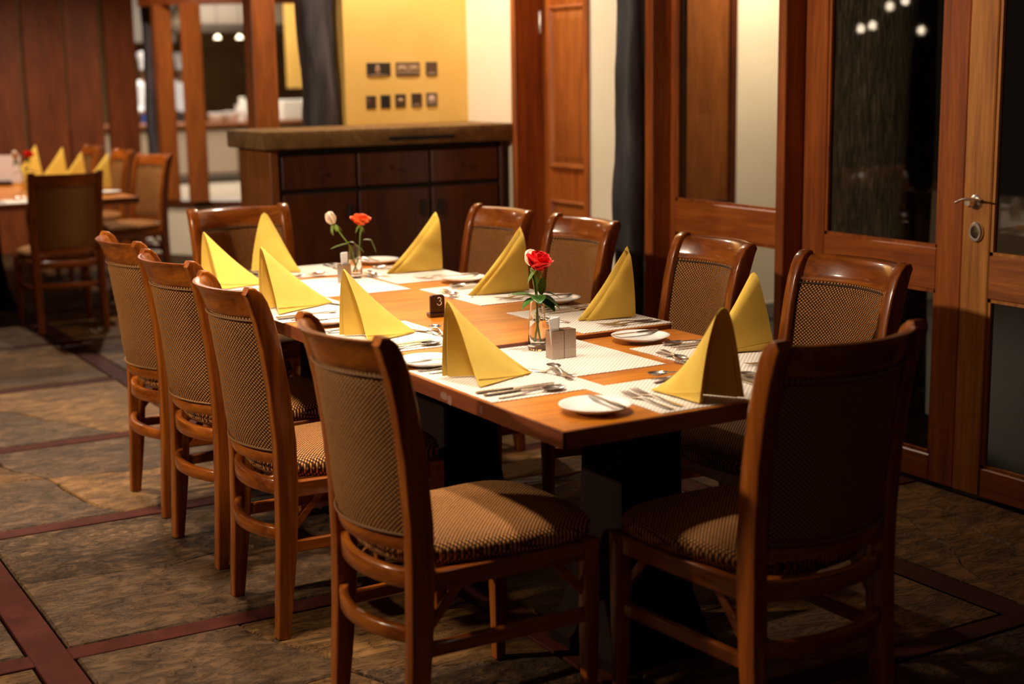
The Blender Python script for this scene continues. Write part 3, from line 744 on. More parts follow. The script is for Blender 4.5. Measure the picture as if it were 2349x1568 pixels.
# ------------------------------------------------------------------ chairs
PR = [(0, -.235, .036), (.1, -.226, .044), (.25, -.213, .053), (.42, -.205, .060), (.55, -.206, .060), (.70, -.218, .057), (.82, -.236, .054), (.89, -.251, .052), (.93, -.264, .050), (.952, -.274, .045), (.965, -.285, .036), (.971, -.296, .022)]
def yz(z):
    for i in range(len(PR) - 1):
        if PR[i][0] <= z <= PR[i+1][0]:
            s = (z - PR[i][0]) / (PR[i+1][0] - PR[i][0]); return PR[i][1] + s * (PR[i+1][1] - PR[i][1])
    return PR[-1][1]
def bow(x, a): return -a * (1 - (x / .19) ** 2)
def make_chair(name, label, group):
    t = thing(name, label, 'chair', (0,0,0), 0, group)
    for s in (-1, 1):
        secs = []
        for i, (z, y, dp) in enumerate(PR):
            if i == 0: ty = Vector((PR[1][1] - y, PR[1][0] - z))
            elif i == len(PR) - 1: ty = Vector((y - PR[i-1][1], z - PR[i-1][0]))
            else: ty = Vector((PR[i+1][1] - PR[i-1][1], PR[i+1][0] - PR[i-1][0]))
            ty.normalize(); nx = Vector((ty.y, -ty.x))
            xc = s * (.196 + .006 * max(0, (z - .45) / .5))
            hw = .0205 if z > .05 else .019
            secs.append([(xc + a, y + nx.x * b, z + nx.y * b) for (a, b) in rrect(hw, dp / 2, .006)])
        part('rear_leg', MB().loft(secs, True), M['chair_z'], t, angle=50)
        secs = [[(s*.212 + a, .235 + b, z) for (a, b) in rrect(h, h, .005)] for (z, h) in ((0, .0145), (.02, .015), (.25, .019), (.40, .021), (.443, .021))]
        part('front_leg', MB().loft(secs, True), M['chair_z'], t, angle=50)
    def band(z0, z1, th, bw, xw=.19, nz=5, puff=0, mat='chair_x', name='rail', nx=13, zs=None):
        secs = []
        zl = zs or [z0 + (z1 - z0) * k / (nz - 1) for k in range(nz)]
        for i in range(nx):
            x = -xw + 2 * xw * i / (nx - 1); e = 1 - (x / xw) ** 4
            f = []; bk = []
            for z in zl:
                u = (z - zl[0]) / (zl[-1] - zl[0]); pz = puff * e * (1 - (2*u - 1) ** 4)
                yy = yz(z) + bow(x, bw)
                edge = .6 if (z in (zl[0], zl[-1])) else 1
                f.append((x, yy + th/2*edge + pz * .6, z)); bk.append((x, yy - th/2*edge - pz, z))
            secs.append(f + bk[::-1])
        return part(name, MB().loft(secs, True), M[mat], t, angle=50)
    band(.893, .970, .026, .064, zs=[.891, .897, .915, .935, .950, .960, .966, .969], name='top_rail')
    band(.486, .520, .026, .060, name='lower_rail', nz=4)
    pn = band(.519, .893, .028, .062, xw=.187, nz=13, puff=.007, mat='weave_back', name='back_panel', nx=17)
    for sd_ in (-1, 1):
        pp = MB()
        pts = []
        xs_ = [-.181 + .362 * k / 14 for k in range(15)]; zs_ = [.526 + .36 * k / 12 for k in range(13)]
        loop = [(x, zs_[0]) for x in xs_] + [(xs_[-1], z) for z in zs_[1:]] + [(x, zs_[-1]) for x in xs_[::-1][1:]] + [(xs_[0], z) for z in zs_[::-1][1:-1]]
        for (x, z) in loop: pts.append((x, yz(z) + bow(x, .062) + sd_ * .0165, z))
        pp.tube(pts, .0036 if sd_ < 0 else .0028, 5, True)
        part('piping', pp, M['piping'] if sd_ < 0 else M['groove_shade'], pn)  # back: real piping; front: dark cord drawn for the groove's shade
    # seat cushion
    def outline(sc):
        o = []; n = 40
        for k in range(n):
            a = 2*PI*k/n; c, s_ = math.cos(a), math.sin(a)
            ex = .42
            px = math.copysign(abs(c) ** ex, c); py = math.copysign(abs(s_) ** ex, s_)
            y = .036 + py * .237 * sc
            hw = .205 + .030 * (py * .5 + .5)
            if py < 0: hw -= .020 * (-py)
            o.append((px * hw * sc, y + (.020 * (1 - px*px) if py > .5 else 0) - (.040 * (1 - px*px) if py < -.5 else 0)))
        return o
    secs = [[(x, y, z) for (x, y) in outline(s)] for (s, z) in ((.90, .436), (.955, .440), (.99, .452), (1.0, .464), (.985, .478), (.94, .489), (.85, .497), (.70, .503), (.5, .507), (.25, .509), (.04, .510))]
    part('seat_cushion', MB().loft(secs, True), M['weave_seat'], t, angle=80)
    # rails under the seat
    part('seat_rail', bx(-.193, .193, .225, .247, .395, .440), M['chair_x'], t, .003)
    for s in (-1, 1):
        m_ = MB(); m_.loft([[(s*.190, -.19, .395), (s*.212, -.19, .395), (s*.212, -.19, .440), (s*.190, -.19, .440)], [(s*.203, .22, .395), (s*.225, .22, .395), (s*.225, .22, .440), (s*.203, .22, .440)]], True)
        part('seat_rail', m_, M['chair_y'], t, .003)
        m_ = MB(); m_.loft([[(s*.190, -.20, .240), (s*.210, -.20, .240), (s*.210, -.20, .274), (s*.190, -.20, .274)], [(s*.202, .225, .240), (s*.222, .225, .240), (s*.222, .225, .274), (s*.202, .225, .274)]], True)
        part('side_stretcher', m_, M['chair_y'], t, .004)
        for (yy, dy) in ((-.185, 1), (.218, -1)):
            m_ = MB(); m_.loft([[(s*.196, yy, .395), (s*.196, yy + dy*.085, .395), (s*.196, yy + dy*.062, .395), (s*.196, yy, .325), (s*.196, yy, .300)],
                                [(s*.212, yy, .395), (s*.212, yy + dy*.085, .395), (s*.212, yy + dy*.062, .395), (s*.212, yy, .325), (s*.212, yy, .300)]], True)
            m_ = MB(); m_.loft([[(s*.197, yy + dy*.055, .396), (s*.197, yy + dy*.085, .396), (s*.197, yy, .302), (s*.197, yy, .332)],
                                [(s*.211, yy + dy*.055, .396), (s*.211, yy + dy*.085, .396), (s*.211, yy, .302), (s*.211, yy, .332)]], True)
            part('bracket', m_, M['chair_y'], t, .002)
    def arc(z0, z1, th, bw, name, y0):
        secs = []
        for i in range(11):
            x = -.185 + .37 * i / 10; y = y0 + bow(x, bw)
            secs.append([(x, y + th/2, z0), (x, y - th/2, z0), (x, y - th/2, z1), (x, y + th/2, z1)])
        part(name, MB().loft(secs, True), M['chair_x'], t, .003, angle=50)
    arc(.398, .441, .022, .052, 'seat_rail', -.205)
    arc(.272, .308, .024, .056, 'rear_stretcher', -.212)
    return t
ch = make_chair('dining_chair', 'x', 'chairs around the long table')
RX = -PI/2   # chair faces +X
spots = [
 ((-.085, .348), RX + .02, 'wooden dining chair with bright woven back at front left of the table corner'),
 ((-.050, 1.190), RX - .03, 'dining chair on the left side of the long table, second from the front'),
 ((-.012, 1.855), RX + .04, 'dining chair on the left side of the long table, third from the front'),
 ((.018, 2.478), RX, 'farthest dining chair on the left side of the table'),
 ((1.055, .530), -RX, 'dining chair on the right side nearest the door handle'),
 ((1.055, 1.200), -RX - .12, 'dining chair on the right side before the cream wall strip, second from front'),
 ((1.090, 2.01), -RX - .02, 'dining chair on the right side behind the red rose, third from the front'),
 ((1.055, 2.570), -RX, 'farthest dining chair on the right side of the table, by the dark cabinet'),
 ((.468, -.085), .05, 'dark shaded dining chair at the near end of the table, back to viewer'),
 ((.485, 3.075), PI, 'dining chair at the far end of the table in front of the sideboard'),
 ((.470, 6.585), 0, 'dark dining chair with its back to the viewer at the far left table'),
 ((1.245, 7.90), -RX + .25, 'dining chair at the right corner of the far left table, nearest of its row'),
 ((1.245, 8.82), -RX, 'dining chair on the right side of the far left table with gleaming top rail'),
 ((1.245, 9.74), -RX, 'farthest small dining chair on the right side of the far left table'),
]
for i, ((x, y), rz, lb) in enumerate(spots):
    if i == 0:
        ch.location = (x, y, 0); ch.rotation_euler = (0, 0, rz); ch['label'] = lb
    else:
        dup(ch, (x, y, 0), rz, lb, 'chairs around the long table' if i < 10 else 'chairs at the far left table')

# ------------------------------------------------------------------ place settings
def mesh_of(fn): return fn
plate_me = MB().lathe([(.045, 0), (.048, .004), (.060, .006), (.078, .0135), (.0850, .0175), (.0853, .0190), (.0842, .0195), (.076, .0165), (.058, .0095), (.03, .0085), (.001, .0085)], 48).mesh('plate', angle=60)
mat_me = bx(-.227, .227, -.162, .162, 0, .0022).mesh('placemat', .0008); mat_me2 = mat_me.copy()
def handle_secs(L, y0):
    # flat flared handle along +y from y0, length L; returns list of (y, hw, th, z)
    return [(y0, .004, .0006, .0022), (y0 + .004, .0085, .0011, .0022), (y0 + .03, .0095, .0013, .0020), (y0 + .07, .0065, .0014, .0035), (y0 + L*.75, .0040, .0016, .0065), (y0 + L, .0042, .0014, .0070)]
def ell(y, hw, th, z, n=8): return [(hw * math.cos(2*PI*j/n), y, z + th * math.sin(2*PI*j/n)) for j in range(n)]
def fork_mesh(L, name):
    m = MB(); h = L * .60; y0 = -L/2
    m.loft([ell(*q) for q in handle_secs(h, y0)] + [ell(y0 + h + .012, .010, .0012, .0050), ell(y0 + h + .030, .0125, .0011, .0030)], True)
    ys = y0 + h + .029; Lt = L/2 - ys
    for k in range(4):
        x = -.0098 + k * .00653
        m.loft([[(x + a, ys + Lt * s, .003 + .006 * s * s + b) for (a, b) in ((.0021, -.0008), (.0021, .0008), (-.0021, .0008), (-.0021, -.0008))] for s in (0, .35, .7)] +
               [[(x * .97 + a, L/2, .0088 + b) for (a, b) in ((.0008, -.0004), (.0008, .0004), (-.0008, .0004), (-.0008, -.0004))]], True)
    return m.mesh(name, angle=50)
def spoon_mesh(L, name, bw=.020):
    m = MB(); h = L * .66; y0 = -L/2
    m.loft([ell(*q) for q in handle_secs(h, y0)], True)
    yb = y0 + h - .004; Lb = L/2 - yb
    top = []; rings = []
    n = 18
    def ring(sc, z):
        return [(sc * bw * math.sin(2*PI*j/n) * (1 - .12 * math.cos(2*PI*j/n)), yb + Lb/2 - sc * Lb/2 * math.cos(2*PI*j/n), z) for j in range(n)]
    m.loft([ring(.02, .0012), ring(.5, .0018), ring(.8, .0040), ring(1.0, .0088), ring(.95, .0092), ring(.76, .0052), ring(.45, .0032), ring(.02, .0026)], True)
    return m.mesh(name, angle=60)
def knife_mesh(L, name):
    m = MB(); h = L * .46; y0 = -L/2
    m.loft([ell(y0, .004, .002, .0035), ell(y0 + .004, .0085, .0033, .0035), ell(y0 + .05, .0085, .0036, .0036), ell(y0 + h - .01, .0062, .0032, .0036), ell(y0 + h, .0058, .0026, .0036)], True)
    secs = []
    for s, a, b in ((0, -.0055, .0055), (.15, -.006, .0085), (.6, -.006, .0095), (.88, -.0055, .008), (.97, -.0045, .003), (1, -.004, -.002)):
        y = y0 + h - .003 + (L - h + .003) * s
        secs.append([(a, y, .0026), (b, y, .0032), (b, y, .0040), (a, y, .0046)])
    m.loft(secs, True)
    return m.mesh(name, angle=30)
ME = {'dinner_fork': fork_mesh(.205, 'dinner_fork'), 'dessert_fork': fork_mesh(.165, 'dessert_fork'), 'soup_spoon': spoon_mesh(.195, 'soup_spoon', .0215),
      'dessert_spoon': spoon_mesh(.17, 'dessert_spoon', .0185), 'table_knife': knife_mesh(.225, 'table_knife'), 'butter_knife': knife_mesh(.165, 'butter_knife')}
def put(name, me, mat, loc, rz, label, cat, group, rx=0, ry=0):
    o = link(name, me, mat); o.location = loc; o.rotation_euler = (rx, ry, rz)
    return tag(o, label, cat, group)
rs = random.Random(3)
def setting(cx, cy, rz, z, where, plate=None, pz=None, pk=.5, pieces='all', g2=''):
    c, s = math.cos(rz), math.sin(rz)
    def W(x, y): return (cx + c*x - s*y, cy + s*x + c*y)
    tn_ = abs(math.sin(rz)) > .5
    put('placemat', mat_me2 if tn_ else mat_me, M['mat_turned' if tn_ else 'mat'], (cx, cy, z), rz, 'pale ribbed placemat ' + where, 'placemat', 'placemats' + g2)
    zt = z + .0022
    def item(name, x, y, r, lab, dz=0, rx=0):
        p = W(x + rs.uniform(-.004, .004), y + rs.uniform(-.008, .008))
        put(name, ME[name], M['steel'], (p[0], p[1], zt + dz), rz + r + rs.uniform(-.07, .07), lab + ' ' + where, name.split('_')[1], name.replace('_', ' ') + 's' + g2, rx)
    item('dinner_fork', -.190, -.045, 0, 'outer dinner fork left of the napkin')
    item('dinner_fork', -.150, -.035, 0, 'inner dinner fork left of the napkin')
    item('table_knife', .135, -.045, 0, 'inner table knife right of the napkin')
    item('table_knife', .165, -.045, 0, 'outer table knife right of the napkin')
    item('soup_spoon', .198, -.035, 0, 'soup spoon right of the napkin')
    item('dessert_fork', .025, .125, -PI/2 + .25, 'dessert fork beyond the napkin')
    item('dessert_spoon', .045, .142, PI/2 - .25, 'dessert spoon beyond the napkin', .006)
    if plate is None: plate = W(-.33, -.03)
    zp = z if pz is None else pz
    put('side_plate', plate_me, M['china'], (plate[0], plate[1], zp + .0004), 0, 'white side plate left of the mat ' + where, 'plate', 'side plates' + g2)
    kr = rz + rs.uniform(-.15, .15)
    put('butter_knife', ME['butter_knife'], M['steel'], (plate[0] + .03 * c, plate[1] + .03 * s, zp + .0172), kr, 'butter knife resting on the side plate ' + where, 'knife', 'butter knives' + g2)

# napkins: three points on the table, an apex, cloth falling to both sides of a ridge
def napkin(F1, F2, T, A, z, label, group='yellow napkins folded into tents', double=False, name='napkin', e=.10, sag=.012):
    F1 = Vector((*F1, z)); F2 = Vector((*F2, z)); T = Vector((*T, z)); A = Vector(A)
    org = (F1 + F2 + T) / 3
    g = thing(name, label, 'napkin', org, 0, group)
    def sheet(F1, F2, T, A, ns=16, nt=22, th=.0035, t0=-1, t1=1):
        Mid = (F1 + F2) / 2; D = (F2 - F1) / 2
        vs = []; fs = []
        rows = []
        for i in range(ns + 1):
            s = .985 * i / ns; row = []
            for j in range(nt + 1):
                t = t0 + (t1 - t0) * j / nt
                h = (math.sqrt(t*t + e*e) - e) / (math.sqrt(1 + e*e) - e)
                gg = math.copysign(abs(t) ** .86, t)
                p = T + (1 - s) * ((A - T) + h * (Mid - A) + gg * D)
                # cloth gives a little: sag of the ridge, belly of the sides
                p.z -= sag * math.sin(PI * s) * (1 - h)
                out = D.normalized() * math.copysign(1, t) if t else Vector((0,0,0))
                p += out * (.010 * math.sin(PI * min(1, abs(t))) * (1 - s) * (.4 + s))
                p += out * .004 * noise.noise(Vector((A.x * 7 + s * 3.0, A.y * 7 + t * 2.0, 1)))
                p.z = max(p.z, z + .004)
                row.append(p - org)
            rows.append(row)
        W_ = nt + 1
        # thickness: offset copy along normals
        def nrm(i, j):
            a = rows[min(i+1, ns)][j] - rows[max(i-1, 0)][j]; b = rows[i][min(j+1, nt)] - rows[i][max(j-1, 0)]
            n = a.cross(b); return n.normalized() if n.length > 1e-9 else Vector((0,0,1))
        top = [[rows[i][j] + nrm(i, j) * th/2 for j in range(W_)] for i in range(ns+1)]
        bot = [[rows[i][j] - nrm(i, j) * th/2 for j in range(W_)] for i in range(ns+1)]
        vs = [p for r in top for p in r] + [p for r in bot for p in r]; o = (ns+1) * W_
        for i in range(ns):
            for j in range(nt):
                a = i*W_ + j
                fs.append((a, a+1, a+W_+1, a+W_)); fs.append((o+a, o+a+W_, o+a+W_+1, o+a+1))
        for i in range(ns):
            for j in (0, nt):
                a = i*W_ + j; fs.append((a, a+W_, o+a+W_, o+a))
        for j in range(nt):
            for i in (0, ns):
                a = i*W_ + j; fs.append((a, a+1, o+a+1, o+a))
        return MB().add(vs, fs), rows
    mb, rows = sheet(F1, F2, T, A)
    part('outer_fold', mb, M['napkin'], g, angle=50)
    # second layer just inside, a little shorter
    k = .93
    dn = Vector((0, 0, -.010))
    c = (F1 + F2) / 2
    mb2, _ = sheet(c + (F1 - c) * .80 + (T - c) * .03, c + (F2 - c) * .80 + (T - c) * .03, T + (c - T) * .05, A + dn + (T - c) * (.06 if double else .03), 12, 18, .003)
    part('inner_fold', mb2, M['napkin'], g, angle=50)
    if double:   # a loose front layer whose rolled edge runs beside the ridge
        sh = (F1 - F2).normalized() * .010
        mb3, _ = sheet(F1 + sh, F2 + sh, T + sh * 1.2 + (F1 - T) * .10, A + sh + Vector((0, 0, -.016)), 14, 14, .0045, -1, -.02)
        part('front_fold', mb3, M['napkin'], g, angle=50)
    # stitched hem near the lower edges
    hm = MB()
    for js in (1, -2):
        pts = [rows[i][js] + (rows[i][js] - rows[i][len(rows[0])//2]).normalized() * 0 for i in range(0, 16)]
        off = (F2 - F1).normalized() * (.0024 if js < 0 else -.0024)
        pts = [Vector((p.x + off.x, p.y + off.y, p.z + .004)) for p in pts]
        hm.tube(pts, .0011, 4)
    part('hem', hm, M['napkin'], g)
    return g
# left side diners face +X, right side face -X, near end faces +Y, far end faces -Y
setting(.172, .560, RX, Z1, 'at the front left place', (.094, .826))
setting(.165, 1.215, RX, Z2, 'at the second left place', (.10, 1.535))
setting(.155, 1.855, RX, Z2, 'at the third left place', (.10, 2.17))
setting(.170, 2.480, RX, Z2, 'at the farthest left place', (.10, 2.79))
setting(.830, .480, -RX, Z1, 'at the front right place', (.90, .125))
setting(.822, 1.155, -RX, Z2, 'at the second right place', (.766, .790), Z1)
setting(.830, 1.790, -RX, Z2, 'at the third right place', (.905, 1.475))
setting(.830, 2.415, -RX, Z2, 'at the farthest right place', (.895, 2.105))
setting(.503, .178, 0, Z1, 'at the near end of the table', (.166, .126))
setting(.50, 2.722, PI, Z2, 'at the far end of the table', (.865, 2.775))
nap = [
 ((.045, .655), (.063, .486), (.262, .566), (.058, .640, .953), Z1, 'yellow napkin tent nearest the front left corner, its olive inside facing left'),
 ((.045, 1.305), (.065, 1.140), (.255, 1.222), (.060, 1.292, .964), Z2, 'yellow napkin tent at the second place on the left side'),
 ((.030, 1.925), (.038, 1.770), (.285, 1.905), (.050, 1.940, .969), Z2, 'yellow napkin tent at the third place on the left side'),
 ((.055, 2.590), (.064, 2.413), (.262, 2.470), (.070, 2.580, .963), Z2, 'yellow napkin tent at the farthest place on the left side'),
 ((.979, .452), (.965, .610), (.770, .505), (.930, .482, .972), Z1, 'deep yellow napkin tent behind the pale one, beside the cream wall'),
 ((.946, 1.080), (.955, 1.240), (.757, 1.112), (.930, 1.090, .986), Z2, 'yellow napkin tent with double rolled ridge at the second place on the right'),
 ((.959, 1.748), (.955, 1.910), (.730, 1.768), (.940, 1.758, .991), Z2, 'yellow napkin tent beside the red rose at the third place on the right'),
 ((.971, 2.425), (.960, 2.585), (.745, 2.452), (.952, 2.420, .994), Z2, 'yellow napkin tent at the farthest right place, before the dark cabinet'),
 ((.525, .028), (.398, .036), (.392, .220), (.478, .050, .973), Z1, 'pale yellow napkin tent at the near end with a dark opening'),
 ((.345, 2.845), (.520, 2.870), (.490, 2.690), (.410, 2.850, .993), Z2, 'pale yellow napkin tent at the far end in front of the chair'),
]
for k, (F1, F2, T, A, z, lb) in enumerate(nap):
    napkin(F1, F2, T, A, z + .0022, lb, double=k in (5, 6, 7), e=.30 if k == 8 else .10, sag=.035 if k == 8 else .012)
# centre mats
put('placemat', mat_me2, M['mat_turned'], (.462, .700, Z1), PI/2, 'pale ribbed placemat under the near flower vase and steel caddy', 'placemat', 'placemats')
put('placemat', mat_me2, M['mat_turned'], (.487, 2.272, Z2), PI/2, 'pale ribbed placemat under the far flower vase', 'placemat', 'placemats')

# vases, roses
def vase(loc, label, h=.142, wl=.085):
    g = thing('flower_vase', label, 'vase', loc, 0, 'bud vases')
    part('glass', MB().lathe([(.0255, 0), (.0275, .003), (.0278, .012), (.0262, .05), (.0225, .10), (.0195, h - .004), (.0195, h), (.0180, h), (.0180, h - .004), (.0208, .10), (.0244, .05), (.0250, .020), (.020, .014), (.001, .013)], 32), M['vase'], g, angle=60)
    part('water', MB().lathe([(.0205, .0142), (.0248, .0204), (.0242, .05), (.0224, wl), (.001, wl)], 32), M['water'], g, angle=60)
    return g
def leafmesh(L, Wd, curl):
    rows = []; n = 7
    for i in range(n):
        s = i / (n - 1); wd = Wd * math.sin(PI * min(1, s * .92 + .06)) ** .8
        zz = -curl * s * s
        edge = .10 * Wd * (1 if i % 2 else -1)
        rows.append([(-wd + edge*0.5, L * s, zz + .18 * wd), (-wd * .5, L * s, zz + .05 * wd), (0, L * s, zz - .06 * wd), (wd * .5, L * s, zz + .05 * wd), (wd - edge*0.5, L * s, zz + .18 * wd)])
    vs = [p for r in rows for p in r]; m = len(vs)
    vs += [(p[0], p[1], p[2] - .0006) for p in vs]; fs = []
    for i in range(n-1):
        for j in range(4):
            a = i*5 + j; fs.append((a, a+1, a+6, a+5)); fs.append((m+a, m+a+5, m+a+6, m+a+1))
    for i in range(n-1):
        for j in (0, 4): a = i*5 + j; fs.append((a, a+5, m+a+5, m+a))
    for j in range(4):
        for i in (0, n-1): a = i*5 + j; fs.append((a, a+1, m+a+1, m+a))
    return MB().add(vs, fs).mesh('leaf', angle=80)
def petalmesh(Wd, H, cup, flare):
    rows = []; n = 7; m_ = 7
    for i in range(n):
        s = i / (n - 1); wd = Wd * (math.sin(PI * (s * .68 + .12)) ** .7)
        row = []
        for j in range(m_):
            a = -1 + 2 * j / (m_ - 1)
            y = cup * math.sin(s * PI * .55) + flare * s ** 3 - .42 * Wd * (a * a) * (1 - .5 * s) * (1 if s > .05 else .4)
            row.append((a * wd, y, H * (s - .06 * a * a * s)))
        rows.append(row)
    vs = [p for r in rows for p in r]; q = len(vs); vs += [(p[0], p[1] - .0007, p[2]) for p in vs]; fs = []
    for i in range(n-1):
        for j in range(m_-1):
            a = i*m_ + j; fs.append((a, a+1, a+m_+1, a+m_)); fs.append((q+a, q+a+m_, q+a+m_+1, q+a+1))
    for i in range(n-1):
        for j in (0, m_-1): a = i*m_ + j; fs.append((a, a+m_, q+a+m_, q+a))
    for j in range(m_-1):
        for i in (0, n-1): a = i*m_ + j; fs.append((a, a+1, q+a+1, q+a))
    return MB().add(vs, fs).mesh('petal', angle=80)
PM = {}
def rose(base, head, axis, R_, H, mat, label, kind='open', leaves=(), seed=1, low=None, stemr=.0022):
    """base: stem foot in the vase, head: underside of the bloom"""
    base = Vector(base); head = Vector(head)
    g = thing('rose', label, 'flower', base)
    mid = Vector(low) if low else (base + head) / 2
    pts = [base + (mid - base) * (k/6) for k in range(6)] + [mid + (head - mid) * (k/6) for k in range(7)]
    part('stem', MB().tube([p - base for p in pts], stemr, 7), M['stem'], g)
    Q = Vector(axis).normalized().to_track_quat('Z', 'Y').to_matrix().to_4x4()
    rr = random.Random(seed)
    rings = [(3, .10, .30, .92, -.05), (4, .22, .42, .98, .0), (5, .42, .56, .96, .08), (5, .62, .68, .88, .20), (6, .80, .78, .70, .36)] if kind == 'open' else [(2, .12, .40, 1.0, -.18), (3, .25, .60, 1.0, -.12), (3, .36, .72, .96, -.02), (3, .44, .75, .86, .12)]
    for ri, (n, cup, wd, hh, fl) in enumerate(rings):
        key = (kind, ri, R_, H)
        if key not in PM: PM[key] = petalmesh(R_ * wd, H * hh, R_ * cup, R_ * fl)
        me = PM[key]
        if len(me.materials) and me.materials[0] != mat: me = me.copy(); me.materials.clear()
        for k in range(n):
            o = link('petal', me, mat, g)
            a = 2*PI * (k + .37 * ri) / n + rr.uniform(-.15, .15)
            o.matrix_local = Matrix.Translation(head - base) @ Q @ Matrix.Rotation(a, 4, 'Z') @ Matrix.Rotation(rr.uniform(-.08, .08), 4, 'X')
    for k in range(5):
        key = ('sepal', round(H, 3))
        if key not in PM: PM[key] = leafmesh(H * .8, H * .12, H * .5)
        o = link('sepal', PM[key], M['leaf_light'], g)
        o.matrix_local = Matrix.Translation(head - base) @ Q @ Matrix.Rotation(2*PI*k/5, 4, 'Z') @ Matrix.Rotation(-.5, 4, 'X')
    for (p, dirv, L, Wd, curl, mk) in leaves:
        key = ('leaf', L, Wd, curl, mk)
        if key not in PM: PM[key] = leafmesh(L, Wd, curl)
        o = link('leaf', PM[key], M[mk], g)
        q = Vector(dirv).normalized().to_track_quat('Y', 'Z').to_matrix().to_4x4()
        o.matrix_local = Matrix.Translation(Vector(p) - base) @ q
    return g
vx, vy, vz = .448, .842, Z1 + .0022
vase((vx, vy, vz), 'clear glass bud vase holding the red rose beside the steel caddy')
RT = Vector((.862, -.507, 0))  # a horizontal direction across the table
def off(x, y, z, a, dz, b=0): return (x + .862*a + .507*b, y - .507*a + .862*b, z + dz)
rose(off(vx, vy, vz, .006, .022), off(vx, vy, vz, .002, .228), (.1, -.25, 1), .034, .052, M['petal_red'], 'open red rose in the glass vase nearest the viewer', 'open',
     [(off(vx, vy, vz, -.004, .150), (-.862, .40, .35), .075, .020, .02, 'leaf'), (off(vx, vy, vz, .008, .152), (.80, -.60, -.05), .058, .028, .035, 'leaf'),
      (off(vx, vy, vz, .004, .15), (.5, -.8, -.5), .062, .028, .01, 'leaf'), (off(vx, vy, vz, 0, .155), (-.3, -.7, .05), .05, .022, .02, 'leaf'),
      (off(vx, vy, vz, -.006, .15, -.01), (-.75, -.1, -.12), .05, .014, .02, 'leaf'), (off(vx, vy, vz, -.004, .155, .012), (-.12, .1, 1), .072, .026, .0, 'leaf_light'), (off(vx, vy, vz, .012, .155, .012), (.2, .1, 1), .05, .016, .0, 'leaf_light'),
      (off(vx, vy, vz, .012, .16, .01), (.85, -.35, .2), .05, .018, .03, 'leaf')], 3, off(vx, vy, vz, -.002, .09))
rose(off(vx, vy, vz, -.006, .022, .004), off(vx, vy, vz, -.010, .236, .030), (-.1, .3, 1), .026, .046, M['petal_white'], 'cream rose half hidden behind the red rose', 'bud', [], 8, off(vx, vy, vz, .003, .09, .004))
fx, fy, fz = .604, 2.425, Z2 + .0022
vase((fx, fy, fz), 'clear glass bud vase with a white and an orange rose at the far end', .125, .072)
rose(off(fx, fy, fz, .006, .022), off(fx, fy, fz, -.078, .208), (-.35, .05, 1), .028, .048, M['petal_white'], 'pale pink-white rose bud leaning left out of the far vase', 'bud',
     [(off(fx, fy, fz, -.022, .132), (-.9, .35, -.12), .07, .012, .01, 'leaf_light'), (off(fx, fy, fz, .0, .13), (.55, -.55, -.45), .05, .01, .01, 'leaf_light')], 4, off(fx, fy, fz, -.012, .115))
rose(off(fx, fy, fz, -.006, .022), off(fx, fy, fz, .026, .203), (.05, -.15, 1), .036, .040, M['petal_orange'], 'open orange rose upright in the far vase', 'open',
     [(off(fx, fy, fz, .035, .145), (.85, -.45, .15), .035, .010, .01, 'leaf_light'), (off(fx, fy, fz, .062, .148), (.3, -.2, -.95), .055, .013, .0, 'leaf'), (off(fx, fy, fz, .002, .132), (-.5, .3, .4), .03, .012, .02, 'leaf')], 5, off(fx, fy, fz, .018, .10))

# steel caddies with sachets
def steelbox(x, y, z, rz, label, h=.078):
    g = thing('condiment_box', label, 'container', (x, y, z), rz, 'steel condiment boxes')
    m = MB(); a = .0186; w_ = .0012
    m.loft([[(p*a, q*a, 0) for p, q in ((-1,-1),(1,-1),(1,1),(-1,1))], [(p*a, q*a, h) for p, q in ((-1,-1),(1,-1),(1,1),(-1,1))], [(p*(a-w_), q*(a-w_), h) for p, q in ((-1,-1),(1,-1),(1,1),(-1,1))], [(p*(a-w_), q*(a-w_), .003) for p, q in ((-1,-1),(1,-1),(1,1),(-1,1))]], True)
    part('box', m, M['brushed'], g, .0006)
    return g
cz = Z1 + .0022
steelbox(.4205, .706, cz, 0, 'brushed steel box filled with white sachets beside the vase')
b2 = steelbox(.4592, .706, cz, 0, 'lidded brushed steel box joined to the right of the sachet box')
part('lid', bx(-.0184, .0184, -.0184, .0184, .0765, .079), M['brushed'], b2, .001)
sach = bx(-.014, .014, -.0010, .0010, 0, .110).mesh('sugar_sachet', .0005)
for k in range(5):
    put('sugar_sachet', sach, M['paper'], (.4195, .694 + k * .0058, cz + .0035), rs.uniform(-.1, .1), 'white paper sachet standing in the near steel box', 'sachet', 'sachets in the near steel box', ry=(k - 2) * .05)
b3 = steelbox(.515, 2.325, Z2 + .0022, .2, 'brushed steel box beside the far flower vase', .07)
for k in range(3):
    put('sugar_sachet', sach, M['paper'], (.516, 2.317 + k * .007, Z2 + .006), .2, 'white paper sachet standing in the far steel box', 'sachet', 'sachets in the far steel box', ry=(k - 1) * .05)

